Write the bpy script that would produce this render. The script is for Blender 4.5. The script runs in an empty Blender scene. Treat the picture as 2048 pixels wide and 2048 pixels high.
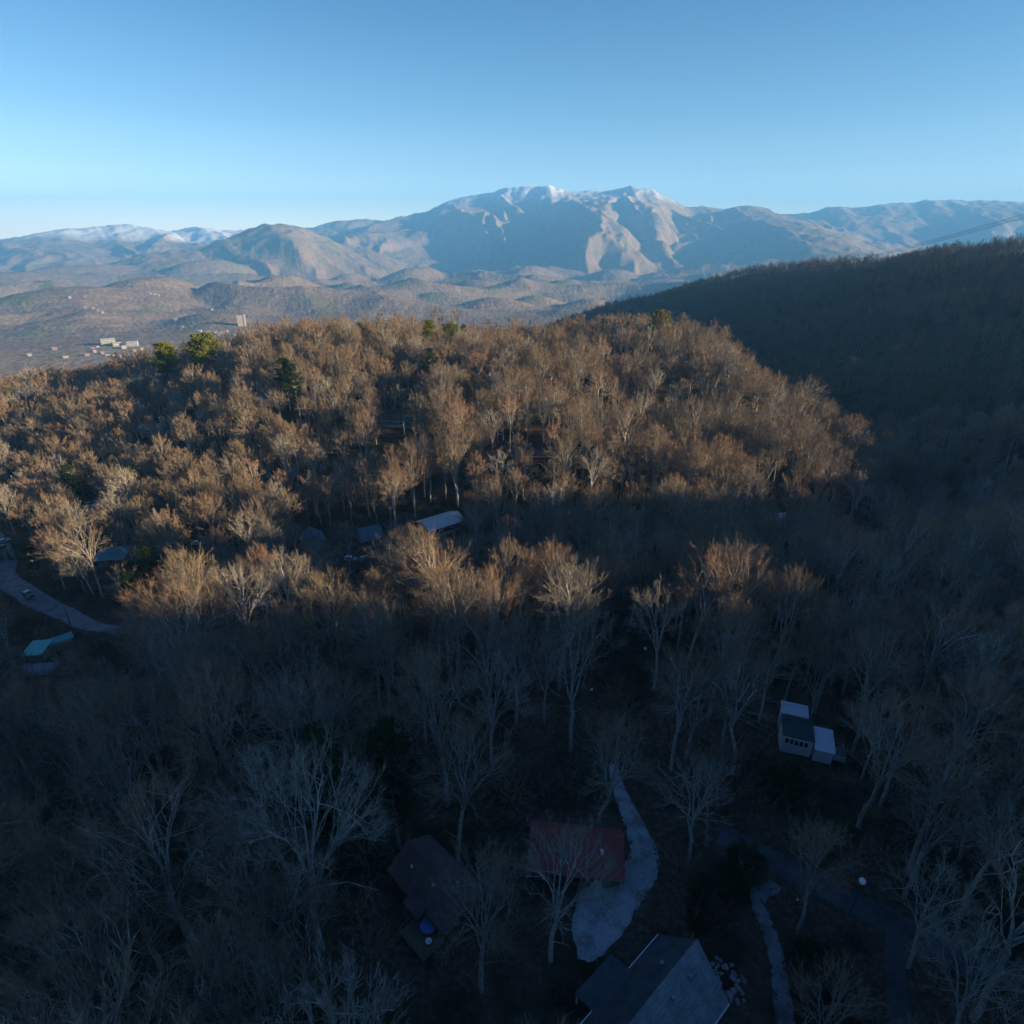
import bpy, math, random, hashlib
import numpy as np
R = math.radians
C = bpy.context.scene.collection
scene = bpy.context.scene

# ------------------------------------------------------------------ camera, sky, sun, exposure
PITCH = R(24.5); FPX = 1173.0
cam_d = bpy.data.cameras.new('camera'); cam = bpy.data.objects.new('camera', cam_d); C.objects.link(cam)
cam.location = (0, 0, 0); cam.rotation_euler = (R(90) - PITCH, 0, 0)
cam_d.sensor_width = 36; cam_d.lens = 36 * FPX / 2048; cam_d.clip_start = 0.5; cam_d.clip_end = 90000
scene.camera = cam
SUN_AZ, SUN_EL = 104.0, 12.0          # degrees right of the view direction, degrees above horizon
world = bpy.data.worlds.new('World'); scene.world = world; world.use_nodes = True
nt = world.node_tree; nt.nodes.clear()
out = nt.nodes.new('ShaderNodeOutputWorld'); bg = nt.nodes.new('ShaderNodeBackground')
sky = nt.nodes.new('ShaderNodeTexSky'); sky.sky_type = 'NISHITA'; sky.sun_disc = False
sky.sun_elevation = R(SUN_EL); sky.sun_rotation = R(SUN_AZ); sky.altitude = 700
sky.air_density = 1.0; sky.dust_density = 0.1; sky.ozone_density = 3.0
tint = nt.nodes.new('ShaderNodeMix'); tint.data_type = 'RGBA'; tint.blend_type = 'MULTIPLY'
tint.inputs[0].default_value = 1.0; tint.inputs[7].default_value = (0.69, .87, 0.94, 1)
nt.links.new(sky.outputs[0], tint.inputs[6])
tc = nt.nodes.new('ShaderNodeTexCoord'); sxyz = nt.nodes.new('ShaderNodeSeparateXYZ'); nt.links.new(tc.outputs['Generated'], sxyz.inputs[0])
# the pale band of air low in the sky, palest away from the sun
rp = nt.nodes.new('ShaderNodeValToRGB'); nt.links.new(sxyz.outputs[2], rp.inputs[0])
el = rp.color_ramp.elements; el[0].position = 0.0; el[0].color = (4.0, 2.45, 1.95, 1); el[1].position = .62; el[1].color = (.39, .51, .88, 1)
for p_, c_ in ((.035, (3.7, 2.3, 1.85)), (.065, (2.8, 1.85, 1.55)), (.10, (2.0, 1.42, 1.26)), (.16, (1.25, 1.08, 1.05)), (.28, (.62, .77, .88))):
    e_ = el.new(p_); e_.color = (*c_, 1)
mu = nt.nodes.new('ShaderNodeMix'); mu.data_type = 'RGBA'; mu.blend_type = 'MULTIPLY'; mu.inputs[0].default_value = 1
nt.links.new(tint.outputs[2], mu.inputs[6]); nt.links.new(rp.outputs[0], mu.inputs[7]); 
# the low sky is paler on the side away from the sun
ax_ = nt.nodes.new('ShaderNodeMapRange'); ax_.inputs[1].default_value = .75; ax_.inputs[2].default_value = -.75; ax_.inputs[3].default_value = .85; ax_.inputs[4].default_value = 1.3
nt.links.new(sxyz.outputs[0], ax_.inputs[0])
ey_ = nt.nodes.new('ShaderNodeMapRange'); ey_.inputs[1].default_value = 0; ey_.inputs[2].default_value = .3; ey_.inputs[3].default_value = 1; ey_.inputs[4].default_value = 0; nt.links.new(sxyz.outputs[2], ey_.inputs[0])
mm_ = nt.nodes.new('ShaderNodeMix'); mm_.data_type = 'FLOAT'; mm_.inputs[2].default_value = 1.0; nt.links.new(ey_.outputs[0], mm_.inputs[0]); nt.links.new(ax_.outputs[0], mm_.inputs[3])
mv_ = nt.nodes.new('ShaderNodeVectorMath'); mv_.operation = 'SCALE'; nt.links.new(mu.outputs[2], mv_.inputs[0]); nt.links.new(mm_.outputs[0], mv_.inputs['Scale']); nt.links.new(mv_.outputs[0], bg.inputs[0])
bg.inputs[1].default_value = 0.051
nt.links.new(bg.outputs[0], out.inputs[0])
sl = bpy.data.lights.new('sun', 'SUN'); sl.energy = 5.0; sl.angle = R(0.5); sl.color = (1.0, 0.75, 0.45)
sun = bpy.data.objects.new('sun', sl); C.objects.link(sun)
from mathutils import Vector, Matrix
sdir = Vector((math.sin(R(SUN_AZ)) * math.cos(R(SUN_EL)), math.cos(R(SUN_AZ)) * math.cos(R(SUN_EL)), math.sin(R(SUN_EL))))
sun.rotation_euler = sdir.to_track_quat('Z', 'Y').to_euler(); sun.location = (0, 0, 200)
scene.view_settings.view_transform = 'Standard'; scene.view_settings.look = 'None'
scene.view_settings.exposure = 1.85; scene.view_settings.gamma = 1.0
scene.render.engine = 'CYCLES'
cy = scene.cycles
cy.max_bounces = 3; cy.diffuse_bounces = 2; cy.glossy_bounces = 1; cy.transmission_bounces = 1
cy.volume_bounces = 2; cy.transparent_max_bounces = 4; cy.use_denoising = True
cy.use_adaptive_sampling = True; cy.adaptive_threshold = 0.02

# ------------------------------------------------------------------ noise
def _hash(ix, iy, seed):
    n = (ix.astype(np.int64) * 374761393 + iy.astype(np.int64) * 668265263 + seed * 1442695041) & 0xffffffff
    n = ((n ^ (n >> 13)) * 1274126177) & 0xffffffff
    return ((n ^ (n >> 16)) & 0xffffff) / float(0xffffff)
def vnoise(x, y, seed=0):
    ix = np.floor(x); iy = np.floor(y); fx = x - ix; fy = y - iy
    fx = fx * fx * fx * (fx * (fx * 6 - 15) + 10); fy = fy * fy * fy * (fy * (fy * 6 - 15) + 10)
    a = _hash(ix, iy, seed); b = _hash(ix + 1, iy, seed); c = _hash(ix, iy + 1, seed); d = _hash(ix + 1, iy + 1, seed)
    return (a + (b - a) * fx) * (1 - fy) + (c + (d - c) * fx) * fy       # 0..1
def fbm(x, y, oct=4, seed=0, gain=0.5):
    s = 0; a = 1; t = 0
    for k in range(oct):
        s = s + a * vnoise(x + 17.3 * k, y - 9.1 * k, seed + k); t += a; a *= gain
        x, y = (x * 0.8 - y * 0.6) * 2.02, (x * 0.6 + y * 0.8) * 2.02
    return s / t
def ridged(x, y, oct=4, seed=0, gain=0.5):
    s = 0; a = 1; t = 0
    for k in range(oct):
        s = s + a * (1 - np.abs(2 * vnoise(x + 5.3 * k, y + 3.1 * k, seed + k) - 1)); t += a; a *= gain
        x, y = (x * 0.8 - y * 0.6) * 2.05, (x * 0.6 + y * 0.8) * 2.05
    return s / t                                                        # 1 on ridges
def sstep(a, b, v):
    t = np.clip((v - a) / (b - a), 0, 1); return t * t * (3 - 2 * t)
def smax(a, b, k):
    h = np.clip(0.5 + 0.5 * (a - b) / k, 0, 1); return b + (a - b) * h + k * h * (1 - h)

# ------------------------------------------------------------------ camera geometry helpers (photo pixels, 2048 frame)
cP, sP = math.cos(PITCH), math.sin(PITCH)
def ray(px, py):
    v = 1024 - py
    return np.array([px - 1024.0, FPX * cP + v * sP, -FPX * sP + v * cP])
def far_pt(px, py, r):
    d = ray(px, py); return d * (r / math.hypot(d[0], d[1]))
def project(x, y, z):
    d = y * cP - z * sP
    return 1024 + FPX * x / d, 1024 - FPX * (y * sP + z * cP) / d, d

# ------------------------------------------------------------------ terrain height
def H_near(x, y):
    yy = np.where((x < 0) & (y > 200), np.maximum(y, np.hypot(np.minimum(x + 60, 0) * .85, y)), y)
    P = np.interp(yy, [-700, -300, 0, 60, 100, 150, 190, 240, 300, 380, 450, 500, 600, 900, 1500, 2300],
                  [-50, -66, -74, -77, -84, -94, -97, -90, -80, -75, -72, -76, -100, -190, -290, -335])
    P = P + 26 * (fbm(x / 105, y / 105, 3, 5) - 0.5) * sstep(60, 200, np.hypot(x, y))
    dip = sstep(-120, -200, x) * sstep(150, 210, y) * (1 - sstep(250, 360, y))
    P = P - 24 * sstep(-110, -330, x) * sstep(300, 380, np.hypot(x, y))
    P = P - 9 * np.exp(-((x + 32) / 60) ** 2 - ((y - 188) / 38) ** 2)
    P = P - 20 * dip - np.clip(-330 - x, 0, 900) * .25 * sstep(150, 300, y) - np.clip(-300 - x, 0, 800) * 0.15 * (1 - sstep(170, 300, y))
    rt = np.clip(x - 128, 0, 2000)
    P = P - rt * 0.45 * sstep(110, 200, y)
    P = np.maximum(P, -345)
    yq = y - .249 * (620 - x) * (1 - sstep(120, 420, y))  # place on the crest followed along the sun's ray, to steer its shadow
    zc = np.interp(yq, [-900, -500, -115, -80, -67, -56, -50, -40, -33, -27, -23, -16, -12, -6, 0, 8, 20, 24, 28, 45, 66, 85, 125, 180, 300, 785, 1323, 1600, 2300],
                   [250, 200, 110, 94, 81, 69, 67, 63, 60, 66, 90, 90, 60, 56, 60, 76, 84, 70, 47, 43, 35, 28, 23, 16, 4, -8, -58, -135, -330])  # unseen near part of the crest: bumps and notches shaped for the foreground shade
    zl = np.interp(y, [0, 50, 125, 180, 300, 785, 1323, 1600, 2300], [56, 50, 31, 20, 4, -8, -58, -135, -330]); wq = sstep(260, 430, x); zc = zl * (1 - wq) + zc * wq
    zc = zc + 8 * (fbm(yq / 18, y * 0 + 3.3, 3, 77) - .5) * sstep(260, 180, y)  # roughens the unseen crest so its shadow edge breaks up
    xc = np.interp(y, [-800, 1000, 1600, 2300], [620, 620, 380, 200])
    d = xc - x
    hill = np.where(d > 0, zc - 0.285 * d, zc + 0.12 * d)
    hill = hill + 24 * (ridged(x / 420 + 3, y / 170, 3, 11) - 0.55) * sstep(0, 130, d) * sstep(-50, 250, y)
    return smax(P, hill, 14)

def crest(px_pts):
    return np.array([far_pt(a, b, r) for a, b, r in px_pts])
MOUNT = []   # (polyline, width toward viewer, base z, spur spacing, spur amount, seed, profile power)
MOUNT.append((crest([(-260, 505, 12600), (0, 480, 12600), (60, 468, 12600), (135, 457, 12600), (210, 453, 12600), (255, 449, 12600), (290, 454, 12600), (318, 461, 12600), (340, 468, 12600)]), 4200, -230, 900, .9, 21, 1.2))
MOUNT.append((crest([(310, 470, 12300), (345, 462, 12300), (382, 456, 12300), (418, 457, 12300), (450, 462, 12300), (500, 462, 12500), (600, 455, 12800)]), 4000, -230, 800, .9, 23, 1.2))
MOUNT.append((crest([(395, 500, 8200), (455, 476, 8200), (505, 456, 8200), (530, 446, 8200), (562, 447, 8200), (600, 456, 8300), (640, 472, 8500), (670, 490, 8600)]), 2300, -260, 620, .7, 31, 1.1))
MOUNT.append((crest([(560, 480, 12500), (610, 462, 12500), (640, 450, 12500), (680, 441, 12500), (735, 438, 12500), (770, 444, 12500), (800, 450, 12500)]), 3600, -250, 800, .8, 37, 1.1))
MOUNT.append((crest([(700, 490, 11000), (745, 457, 11400), (770, 442, 11600), (850, 424, 11800), (880, 410, 11800), (922, 396, 11800), (985, 385, 11600), (1010, 378, 11500), (1050, 373, 11400), (1080, 374, 11300),
             (1098, 371, 11200), (1125, 381, 11200), (1165, 382, 11100), (1215, 383, 11000), (1245, 376, 10800), (1256, 371, 10700), (1290, 377, 10600), (1325, 390, 10500), (1362, 411, 10600), (1420, 415, 10900), (1470, 422, 11200)]), 3900, -250, 760, 1.15, 44, 1.05))
MOUNT.append((crest([(1440, 424, 10400), (1470, 420, 10200), (1490, 414, 10000), (1502, 413, 9900), (1525, 424, 9600), (1560, 440, 9000), (1610, 452, 8300), (1650, 478, 7600), (1690, 505, 6900)]), 2600, -280, 620, 1.0, 52, 1.1))
MOUNT.append((crest([(1480, 432, 12500), (1530, 424, 12600), (1570, 430, 12600), (1620, 425, 12600), (1650, 416, 12600), (1680, 411, 12600), (1700, 416, 12700), (1740, 412, 12700), (1790, 405, 12800), (1850, 400, 12900), (1910, 400, 13000), (1960, 402, 13000), (2048, 404, 13000), (2200, 398, 13500), (2500, 380, 14500)]), 4800, -200, 900, .7, 61, 1.0))
# front spurs of the big mountain: crest lines running down toward the viewer
SPUR = []
SPUR.append((crest([(990, 383, 11500), (1005, 392, 10900), (1030, 412, 10300), (1060, 440, 9700), (1088, 474, 9100)]), 1822, -250, 1200, .1, 71, 1.0))
SPUR.append((crest([(1256, 373, 10700), (1262, 405, 10100), (1255, 440, 9500), (1240, 480, 8900), (1215, 515, 8200)]), 2025, -260, 1200, .1, 77, 1.0))
SPUR.append((crest([(1340, 400, 10400), (1352, 430, 9700), (1385, 460, 9000), (1400, 490, 8300), (1390, 520, 7700)]), 1822, -270, 1200, .1, 79, 1.0))
SPUR.append((crest([(1420, 430, 9700), (1425, 455, 9100), (1420, 485, 8500), (1400, 515, 7900)]), 1620, -270, 1200, .1, 81, 1.0))
SPUR.append((crest([(1290, 380, 10500), (1330, 410, 9900), (1375, 432, 9500), (1420, 448, 9100), (1470, 462, 8600), (1490, 480, 8100)]), 1620, -270, 1200, .1, 83, 1.0))
SPUR.append((crest([(870, 415, 11700), (850, 445, 10800), (810, 475, 9800), (760, 500, 8800)]), 1822, -260, 1200, .1, 85, 1.0))
# middle hills: (px, py of the top, distance, half width across, half depth, rotation degrees, base)
HILLS = [(300, 556, 4300, 620, 1000, 20), (150, 575, 4000, 700, 900, -20), (60, 600, 3900, 400, 500, 0), (560, 552, 4700, 520, 900, 25), (640, 575, 4200, 420, 600, 10), (470, 612, 3500, 500, 420, 60),
         (420, 628, 3100, 420, 260, 70), (830, 536, 6000, 560, 900, 20), (700, 548, 5900, 420, 800, 30), (960, 560, 5200, 700, 500, 15), (880, 585, 4300, 520, 420, 10), (760, 590, 4000, 380, 420, 30), (1060, 532, 6800, 520, 900, 25),
         (1070, 592, 3900, 320, 460, 15), (1180, 598, 3700, 300, 500, 10), (1230, 540, 6700, 560, 900, 10), (1330, 560, 5900, 700, 700, 0), (1430, 575, 5200, 560, 600, 0), (1130, 560, 5300, 480, 500, 20), (990, 596, 3600, 420, 300, 10),
         (420, 520, 7000, 900, 900, 0), (200, 530, 7500, 1300, 900, 0), (20, 545, 6500, 700, 900, 0), (1560, 560, 5800, 600, 600, 0)]
def seg_ridge(x, y, M, base):
    poly, w, _b, sp, amt, seed, pw = M
    best = np.full(x.shape, 1e9)
    for a, b in zip(poly[:-1], poly[1:]):
        dx, dy = b[0] - a[0], b[1] - a[1]; L = math.hypot(dx, dy)
        t = np.clip(((x - a[0]) * dx + (y - a[1]) * dy) / (L * L), 0, 1)
        best = np.minimum(best, np.hypot(x - a[0] - t * dx, y - a[1] - t * dy))
    dv = poly[-1][:2] - poly[0][:2]; dv = dv / np.hypot(*dv)
    s = (x - poly[0][0]) * dv[0] + (y - poly[0][1]) * dv[1]
    ps = (poly[:, 0] - poly[0][0]) * dv[0] + (poly[:, 1] - poly[0][1]) * dv[1]; ps = np.maximum.accumulate(ps + np.arange(len(ps)) * .01)
    zc = np.interp(s, ps, poly[:, 2])
    zc = zc + 42 * (ridged(s / 420 + seed, s * 0 + .5, 3, seed + 3, .6) - .66)
    u = best / w
    wx = (fbm(x / 900, y / 900, 3, seed) - .5) * 500
    n = 1 - ridged((s + wx) / sp, best / (sp * 4.5), 2, seed + 1, .4)
    n2 = 1 - ridged(x / 420 + wx / 400, y / 420, 3, seed + 5, .6)
    uu = u * (1 + amt * (n - .35) * 1.05 * sstep(0, .3, u) + .16 * (n2 - .4) * sstep(0, .12, u)) + .9 * sstep(.8, 1.25, u)
    uu = np.clip(uu, 0, 1)
    prof = (1 - uu) ** 1.25 * pw + 0 * u
    prof = np.minimum(prof, 1 - uu * .35)
    h = base - 60 + (zc - base + 60) * np.clip(prof, 0, 1)
    return h + 46 * (ridged(x / 330 + seed, y / 330, 3, seed + 8, .55) - .62) * sstep(0, .15, prof) + 22 * (fbm(x / 120, y / 120, 2, seed + 9) - .5) * sstep(.6, .95, prof)
def H_far(x, y):
    r = np.hypot(x, y)
    base = np.interp(r, [0, 2400, 3200, 5000, 8000, 12000, 30000], [-345, -330, -345, -425, -380, -260, -220])
    h = base + 400 * np.clip(ridged(x / 1700 + 1.7, y / 1300, 3, 91, .35) - .5, 0, 1) * sstep(2600, 4200, r)
    h = h + 26 * (fbm(x / 420, y / 420, 4, 93) - .5)
    for k, (px, py, rr, a, b, rot) in enumerate(HILLS):
        p = far_pt(px, py, rr); az = math.atan2(p[0], p[1]) + R(rot)
        ux = (x - p[0]) * math.cos(az) - (y - p[1]) * math.sin(az); uy = (x - p[0]) * math.sin(az) + (y - p[1]) * math.cos(az)
        q = np.sqrt((ux / (a * .82)) ** 2 + (uy / (b * .75)) ** 2)
        q = q * (1 + 1.0 * (fbm(x / 620, y / 620, 4, 100 + k) - .5))
        hh = base + (p[2] - base) * np.clip(1.06 * np.exp(-1.4 * q ** 1.8), 0, 1)
        h = smax(h, hh, 18)
    for M in MOUNT: h = smax(h, seg_ridge(x, y, M, base), 20)
    for M in SPUR: h = smax(h, seg_ridge(x, y, M, base), 16)
    return h
def H(x, y):
    x = np.asarray(x, float); y = np.asarray(y, float)
    r = np.hypot(x, y)
    shp = x.shape; xf = x.ravel(); yf = y.ravel(); rf = r.ravel()
    o = H_near(xf, yf)
    m = rf > 1900
    if m.any():
        f = H_far(xf[m], yf[m]); rr = rf[m]; n = o[m]
        w = sstep(1900, 2600, rr); behind = sstep(200, 1800, yf[m])
        n2 = n * (1 - w) + np.minimum(n, f) * w
        o[m] = np.where(behind > 0, n * (1 - w) + (f * behind + smax(f, n, 20) * (1 - behind)) * w, n2)
    return o.reshape(shp)
def hz(x, y): return float(H(np.array([x]), np.array([y]))[0])
def ground_at(px, py, up=0.0):
    """the point on the hillside (raised by up) seen at a photo pixel"""
    d = ray(px, py); d = d / np.linalg.norm(d); t = np.concatenate([np.arange(20, 700, 0.5), np.arange(700, 9000, 4.0)])
    q = d[None] * t[:, None]; g = H(q[:, 0], q[:, 1]) + up
    k = np.argmax(q[:, 2] < g)
    return (float(q[k, 0]), float(q[k, 1]), float(g[k] - up))

# ------------------------------------------------------------------ mesh and material helpers
def mesh_obj(name, V, F, mat=None, parent=None, smooth=False, uv=None):
    me = bpy.data.meshes.new(name)
    V = np.asarray(V, np.float32)
    if isinstance(F, np.ndarray):
        n, k = F.shape
        me.vertices.add(len(V)); me.vertices.foreach_set('co', V.ravel())
        me.loops.add(n * k); me.loops.foreach_set('vertex_index', F.astype(np.int32).ravel())
        me.polygons.add(n); me.polygons.foreach_set('loop_start', np.arange(0, n * k, k, dtype=np.int32))
        me.update(calc_edges=True)
    else:
        me.from_pydata([tuple(map(float, v)) for v in V], [], F); me.update()
    if smooth: me.polygons.foreach_set('use_smooth', np.ones(len(me.polygons), bool))
    if mat: me.materials.append(mat)
    o = bpy.data.objects.new(name, me)
    C.objects.link(o)
    if parent: o.parent = parent
    return o
def nodes_of(name):
    m = bpy.data.materials.new(name); m.use_nodes = True; n = m.node_tree; n.nodes.clear()
    o = n.nodes.new('ShaderNodeOutputMaterial'); b = n.nodes.new('ShaderNodeBsdfPrincipled')
    n.links.new(b.outputs[0], o.inputs[0]); b.inputs['Specular IOR Level'].default_value = 0.1
    b.inputs['Roughness'].default_value = 0.9
    return m, n, b
def ramp(n, fac, stops):
    r = n.nodes.new('ShaderNodeValToRGB'); e = r.color_ramp.elements
    while len(e) > 1: e.remove(e[-1])
    e[0].position = stops[0][0]; e[0].color = (*stops[0][1], 1)
    for p, c in stops[1:]:
        x = e.new(p); x.color = (*c, 1)
    if fac is not None: n.links.new(fac, r.inputs[0])
    return r
def noise_n(n, scale, detail=4, coord=None, rough=.55):
    t = n.nodes.new('ShaderNodeTexNoise'); t.inputs['Scale'].default_value = scale; t.inputs['Detail'].default_value = detail
    t.inputs['Roughness'].default_value = rough
    if coord is not None: n.links.new(coord, t.inputs['Vector'])
    return t
def mixc(n, fac, a, b, mode='MIX'):
    m = n.nodes.new('ShaderNodeMix'); m.data_type = 'RGBA'; m.blend_type = mode
    for sck, v in ((m.inputs[0], fac), (m.inputs[6], a), (m.inputs[7], b)):
        if hasattr(v, 'is_linked'): n.links.new(v, sck)
        else: sck.default_value = v if isinstance(v, (int, float)) else (*v, 1)
    return m.outputs[2]
def simple_mat(name, col, var=0.25, scale=3.0, rough=0.85, bump=0.0, spec=.1, metal=0.0):
    m, n, b = nodes_of(name)
    g = n.nodes.new('ShaderNodeTexCoord').outputs['Object']
    t = noise_n(n, scale, 5, g)
    r = ramp(n, t.outputs[0], [(.3, tuple(c * (1 - var) for c in col)), (.7, tuple(min(1, c * (1 + var)) for c in col))])
    n.links.new(r.outputs[0], b.inputs['Base Color']); b.inputs['Roughness'].default_value = rough
    b.inputs['Specular IOR Level'].default_value = spec; b.inputs['Metallic'].default_value = metal
    if bump:
        bp = n.nodes.new('ShaderNodeBump'); bp.inputs['Strength'].default_value = bump; bp.inputs['Distance'].default_value = .05
        n.links.new(t.outputs[0], bp.inputs['Height']); n.links.new(bp.outputs[0], b.inputs['Normal'])
    return m
def tag(o, label=None, cat=None, group=None, kind=None):
    if label: o['label'] = label
    if cat: o['category'] = cat
    if group: o['group'] = group
    if kind: o['kind'] = kind
    return o
def empty(name, loc, rz=0.0):
    o = bpy.data.objects.new(name, None); C.objects.link(o); o.location = loc; o.rotation_euler = (0, 0, rz)
    o.empty_display_size = .5
    return o

# ------------------------------------------------------------------ ground sheet
def ground_material():
    m, n, b = nodes_of('forest_floor')
    geo = n.nodes.new('ShaderNodeNewGeometry'); pos = geo.outputs['Position']
    ln = n.nodes.new('ShaderNodeVectorMath'); ln.operation = 'LENGTH'; n.links.new(pos, ln.inputs[0])
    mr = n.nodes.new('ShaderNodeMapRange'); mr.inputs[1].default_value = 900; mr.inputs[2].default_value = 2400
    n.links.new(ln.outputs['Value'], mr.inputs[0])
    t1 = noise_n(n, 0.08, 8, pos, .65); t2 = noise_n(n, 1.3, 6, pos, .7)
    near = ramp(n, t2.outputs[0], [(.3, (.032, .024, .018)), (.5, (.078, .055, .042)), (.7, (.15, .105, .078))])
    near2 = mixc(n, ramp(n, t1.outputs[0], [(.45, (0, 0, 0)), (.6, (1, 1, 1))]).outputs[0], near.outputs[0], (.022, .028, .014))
    # far wooded country: crowns as small cells, stands of evergreens, bare brown woods
    vo = n.nodes.new('ShaderNodeTexVoronoi'); vo.inputs['Scale'].default_value = .055; n.links.new(pos, vo.inputs['Vector'])
    t3 = noise_n(n, .0016, 6, pos, .6); t4 = noise_n(n, .02, 6, pos, .75); t5 = noise_n(n, .0035, 4, pos, .6)
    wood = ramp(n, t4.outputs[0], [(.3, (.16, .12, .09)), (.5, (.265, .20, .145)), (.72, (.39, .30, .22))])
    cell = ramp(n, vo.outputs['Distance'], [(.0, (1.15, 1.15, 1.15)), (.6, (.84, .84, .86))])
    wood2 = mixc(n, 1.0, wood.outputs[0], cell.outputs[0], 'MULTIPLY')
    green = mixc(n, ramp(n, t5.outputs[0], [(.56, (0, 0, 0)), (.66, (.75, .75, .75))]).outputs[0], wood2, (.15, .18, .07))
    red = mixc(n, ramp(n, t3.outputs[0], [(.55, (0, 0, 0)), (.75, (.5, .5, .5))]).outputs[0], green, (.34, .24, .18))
    sp = n.nodes.new('ShaderNodeSeparateXYZ'); n.links.new(pos, sp.inputs[0])
    zz = n.nodes.new('ShaderNodeMath'); zz.operation = 'MULTIPLY_ADD'; zz.inputs[1].default_value = 1.0
    ts = noise_n(n, .006, 7, pos, .75)
    sc = n.nodes.new('ShaderNodeMath'); sc.operation = 'MULTIPLY'; sc.inputs[1].default_value = 620
    n.links.new(ts.outputs[0], sc.inputs[0]); n.links.new(sp.outputs[2], zz.inputs[0]); n.links.new(sc.outputs[0], zz.inputs[2])
    ms = n.nodes.new('ShaderNodeMapRange'); ms.inputs[1].default_value = 820; ms.inputs[2].default_value = 1180; ms.inputs[4].default_value = .9
    fr = n.nodes.new('ShaderNodeMapRange'); fr.inputs[1].default_value = -3450; fr.inputs[2].default_value = -4200; fr.inputs[4].default_value = 720
    n.links.new(sp.outputs[0], fr.inputs[0])
    fy = n.nodes.new('ShaderNodeMapRange'); fy.inputs[1].default_value = 8600; fy.inputs[2].default_value = 9800; n.links.new(sp.outputs[1], fy.inputs[0])
    fm = n.nodes.new('ShaderNodeMath'); fm.operation = 'MULTIPLY'; n.links.new(fr.outputs[0], fm.inputs[0]); n.links.new(fy.outputs[0], fm.inputs[1])
    z2 = n.nodes.new('ShaderNodeMath'); z2.operation = 'ADD'; n.links.new(zz.outputs[0], z2.inputs[0]); n.links.new(fm.outputs[0], z2.inputs[1])
    n.links.new(z2.outputs[0], ms.inputs[0])
    snow = mixc(n, ms.outputs[0], red, (.72, .76, .82))
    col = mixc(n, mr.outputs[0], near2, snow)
    n.links.new(col, b.inputs['Base Color']); b.inputs['Specular IOR Level'].default_value = 0.0
    bp = n.nodes.new('ShaderNodeBump'); bp.inputs['Strength'].default_value = .6; bp.inputs['Distance'].default_value = 4
    hmix = n.nodes.new('ShaderNodeMath'); hmix.operation = 'SUBTRACT'
    n.links.new(t4.outputs[0], hmix.inputs[0]); n.links.new(vo.outputs['Distance'], hmix.inputs[1])
    hs = n.nodes.new('ShaderNodeMath'); hs.operation = 'MULTIPLY'; n.links.new(hmix.outputs[0], hs.inputs[0]); n.links.new(mr.outputs[0], hs.inputs[1])
    n.links.new(hs.outputs[0], bp.inputs['Height']); n.links.new(bp.outputs[0], b.inputs['Normal'])
    return m
def build_ground():
    az = np.concatenate([np.linspace(-52, 52, 900), np.linspace(52, 308, 190)[1:-1]]) * math.pi / 180
    rr = [6.0]
    while rr[-1] < 18300:
        r = rr[-1]; q = 1.03 if r < 40 else 1.0105 if r < 600 else 1.013 if r < 2500 else 1.0085 if r < 7500 else 1.0042 if r < 13600 else 1.012
        rr.append(r * q)
    rr = np.array(rr); na, nr = len(az), len(rr)
    A, Q = np.meshgrid(az, rr)
    X = Q * np.sin(A); Y = Q * np.cos(A); Z = H(X, Y)
    Z = Z + sstep(2300, 3200, Q) * np.clip(Q / 4500, .7, 1.4) * (1 - .85 * sstep(6500, 9000, Q)) * 4.0 * (np.random.default_rng(3).uniform(-.5, .5, Z.shape) + 1.8 * (fbm(X / 70, Y / 70, 3, 301) - .5))
    Z = np.where(Q > 18000, Z - (Q - 18000) * .03, Z)
    V = np.stack([X, Y, Z], -1).reshape(-1, 3)
    V = np.vstack([V, [[0, 0, hz(0, 0)]]])
    i = np.arange(nr - 1)[:, None] * na; j = np.arange(na)[None]; j2 = (j + 1) % na
    F = np.stack([i + j, i + na + j, i + na + j2, i + j2], -1).reshape(-1, 4)[:, ::-1]
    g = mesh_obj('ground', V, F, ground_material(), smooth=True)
    c = len(V) - 1
    cap = mesh_obj('ground_cap', np.vstack([V[:na], V[c:c + 1]]), np.stack([np.arange(na), (np.arange(na) + 1) % na, np.full(na, na)], -1)[:, ::-1], g.data.materials[0], smooth=True)
    import bmesh
    bm = bmesh.new(); bm.from_mesh(g.data); bm.from_mesh(cap.data)
    bm.to_mesh(g.data); bm.free(); bpy.data.objects.remove(cap)
    g.data.polygons.foreach_set('use_smooth', np.ones(len(g.data.polygons), bool))
    tag(g, kind='structure')
    return g
GROUND = build_ground()

# ------------------------------------------------------------------ haze: the air of the valley
def build_haze():
    x0, x1, y0, y1, z0, z1 = -18900, 18900, -18900, 18900, -1200, 1240
    V = [(x, y, z) for z in (z0, z1) for y in (y0, y1) for x in (x0, x1)]
    F = [(0, 2, 3, 1), (4, 5, 7, 6), (0, 1, 5, 4), (2, 6, 7, 3), (0, 4, 6, 2), (1, 3, 7, 5)]
    m = bpy.data.materials.new('haze'); m.use_nodes = True; n = m.node_tree; n.nodes.clear()
    o = n.nodes.new('ShaderNodeOutputMaterial'); v = n.nodes.new('ShaderNodeVolumePrincipled')
    v.inputs['Color'].default_value = (.17, .52, 1.0, 1); v.inputs['Density'].default_value = 8.8e-5; v.inputs['Anisotropy'].default_value = 0.0
    n.links.new(v.outputs[0], o.inputs['Volume'])
    h = mesh_obj('haze', V, F, m); tag(h, kind='stuff')
    return h
HAZE = build_haze()
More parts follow.
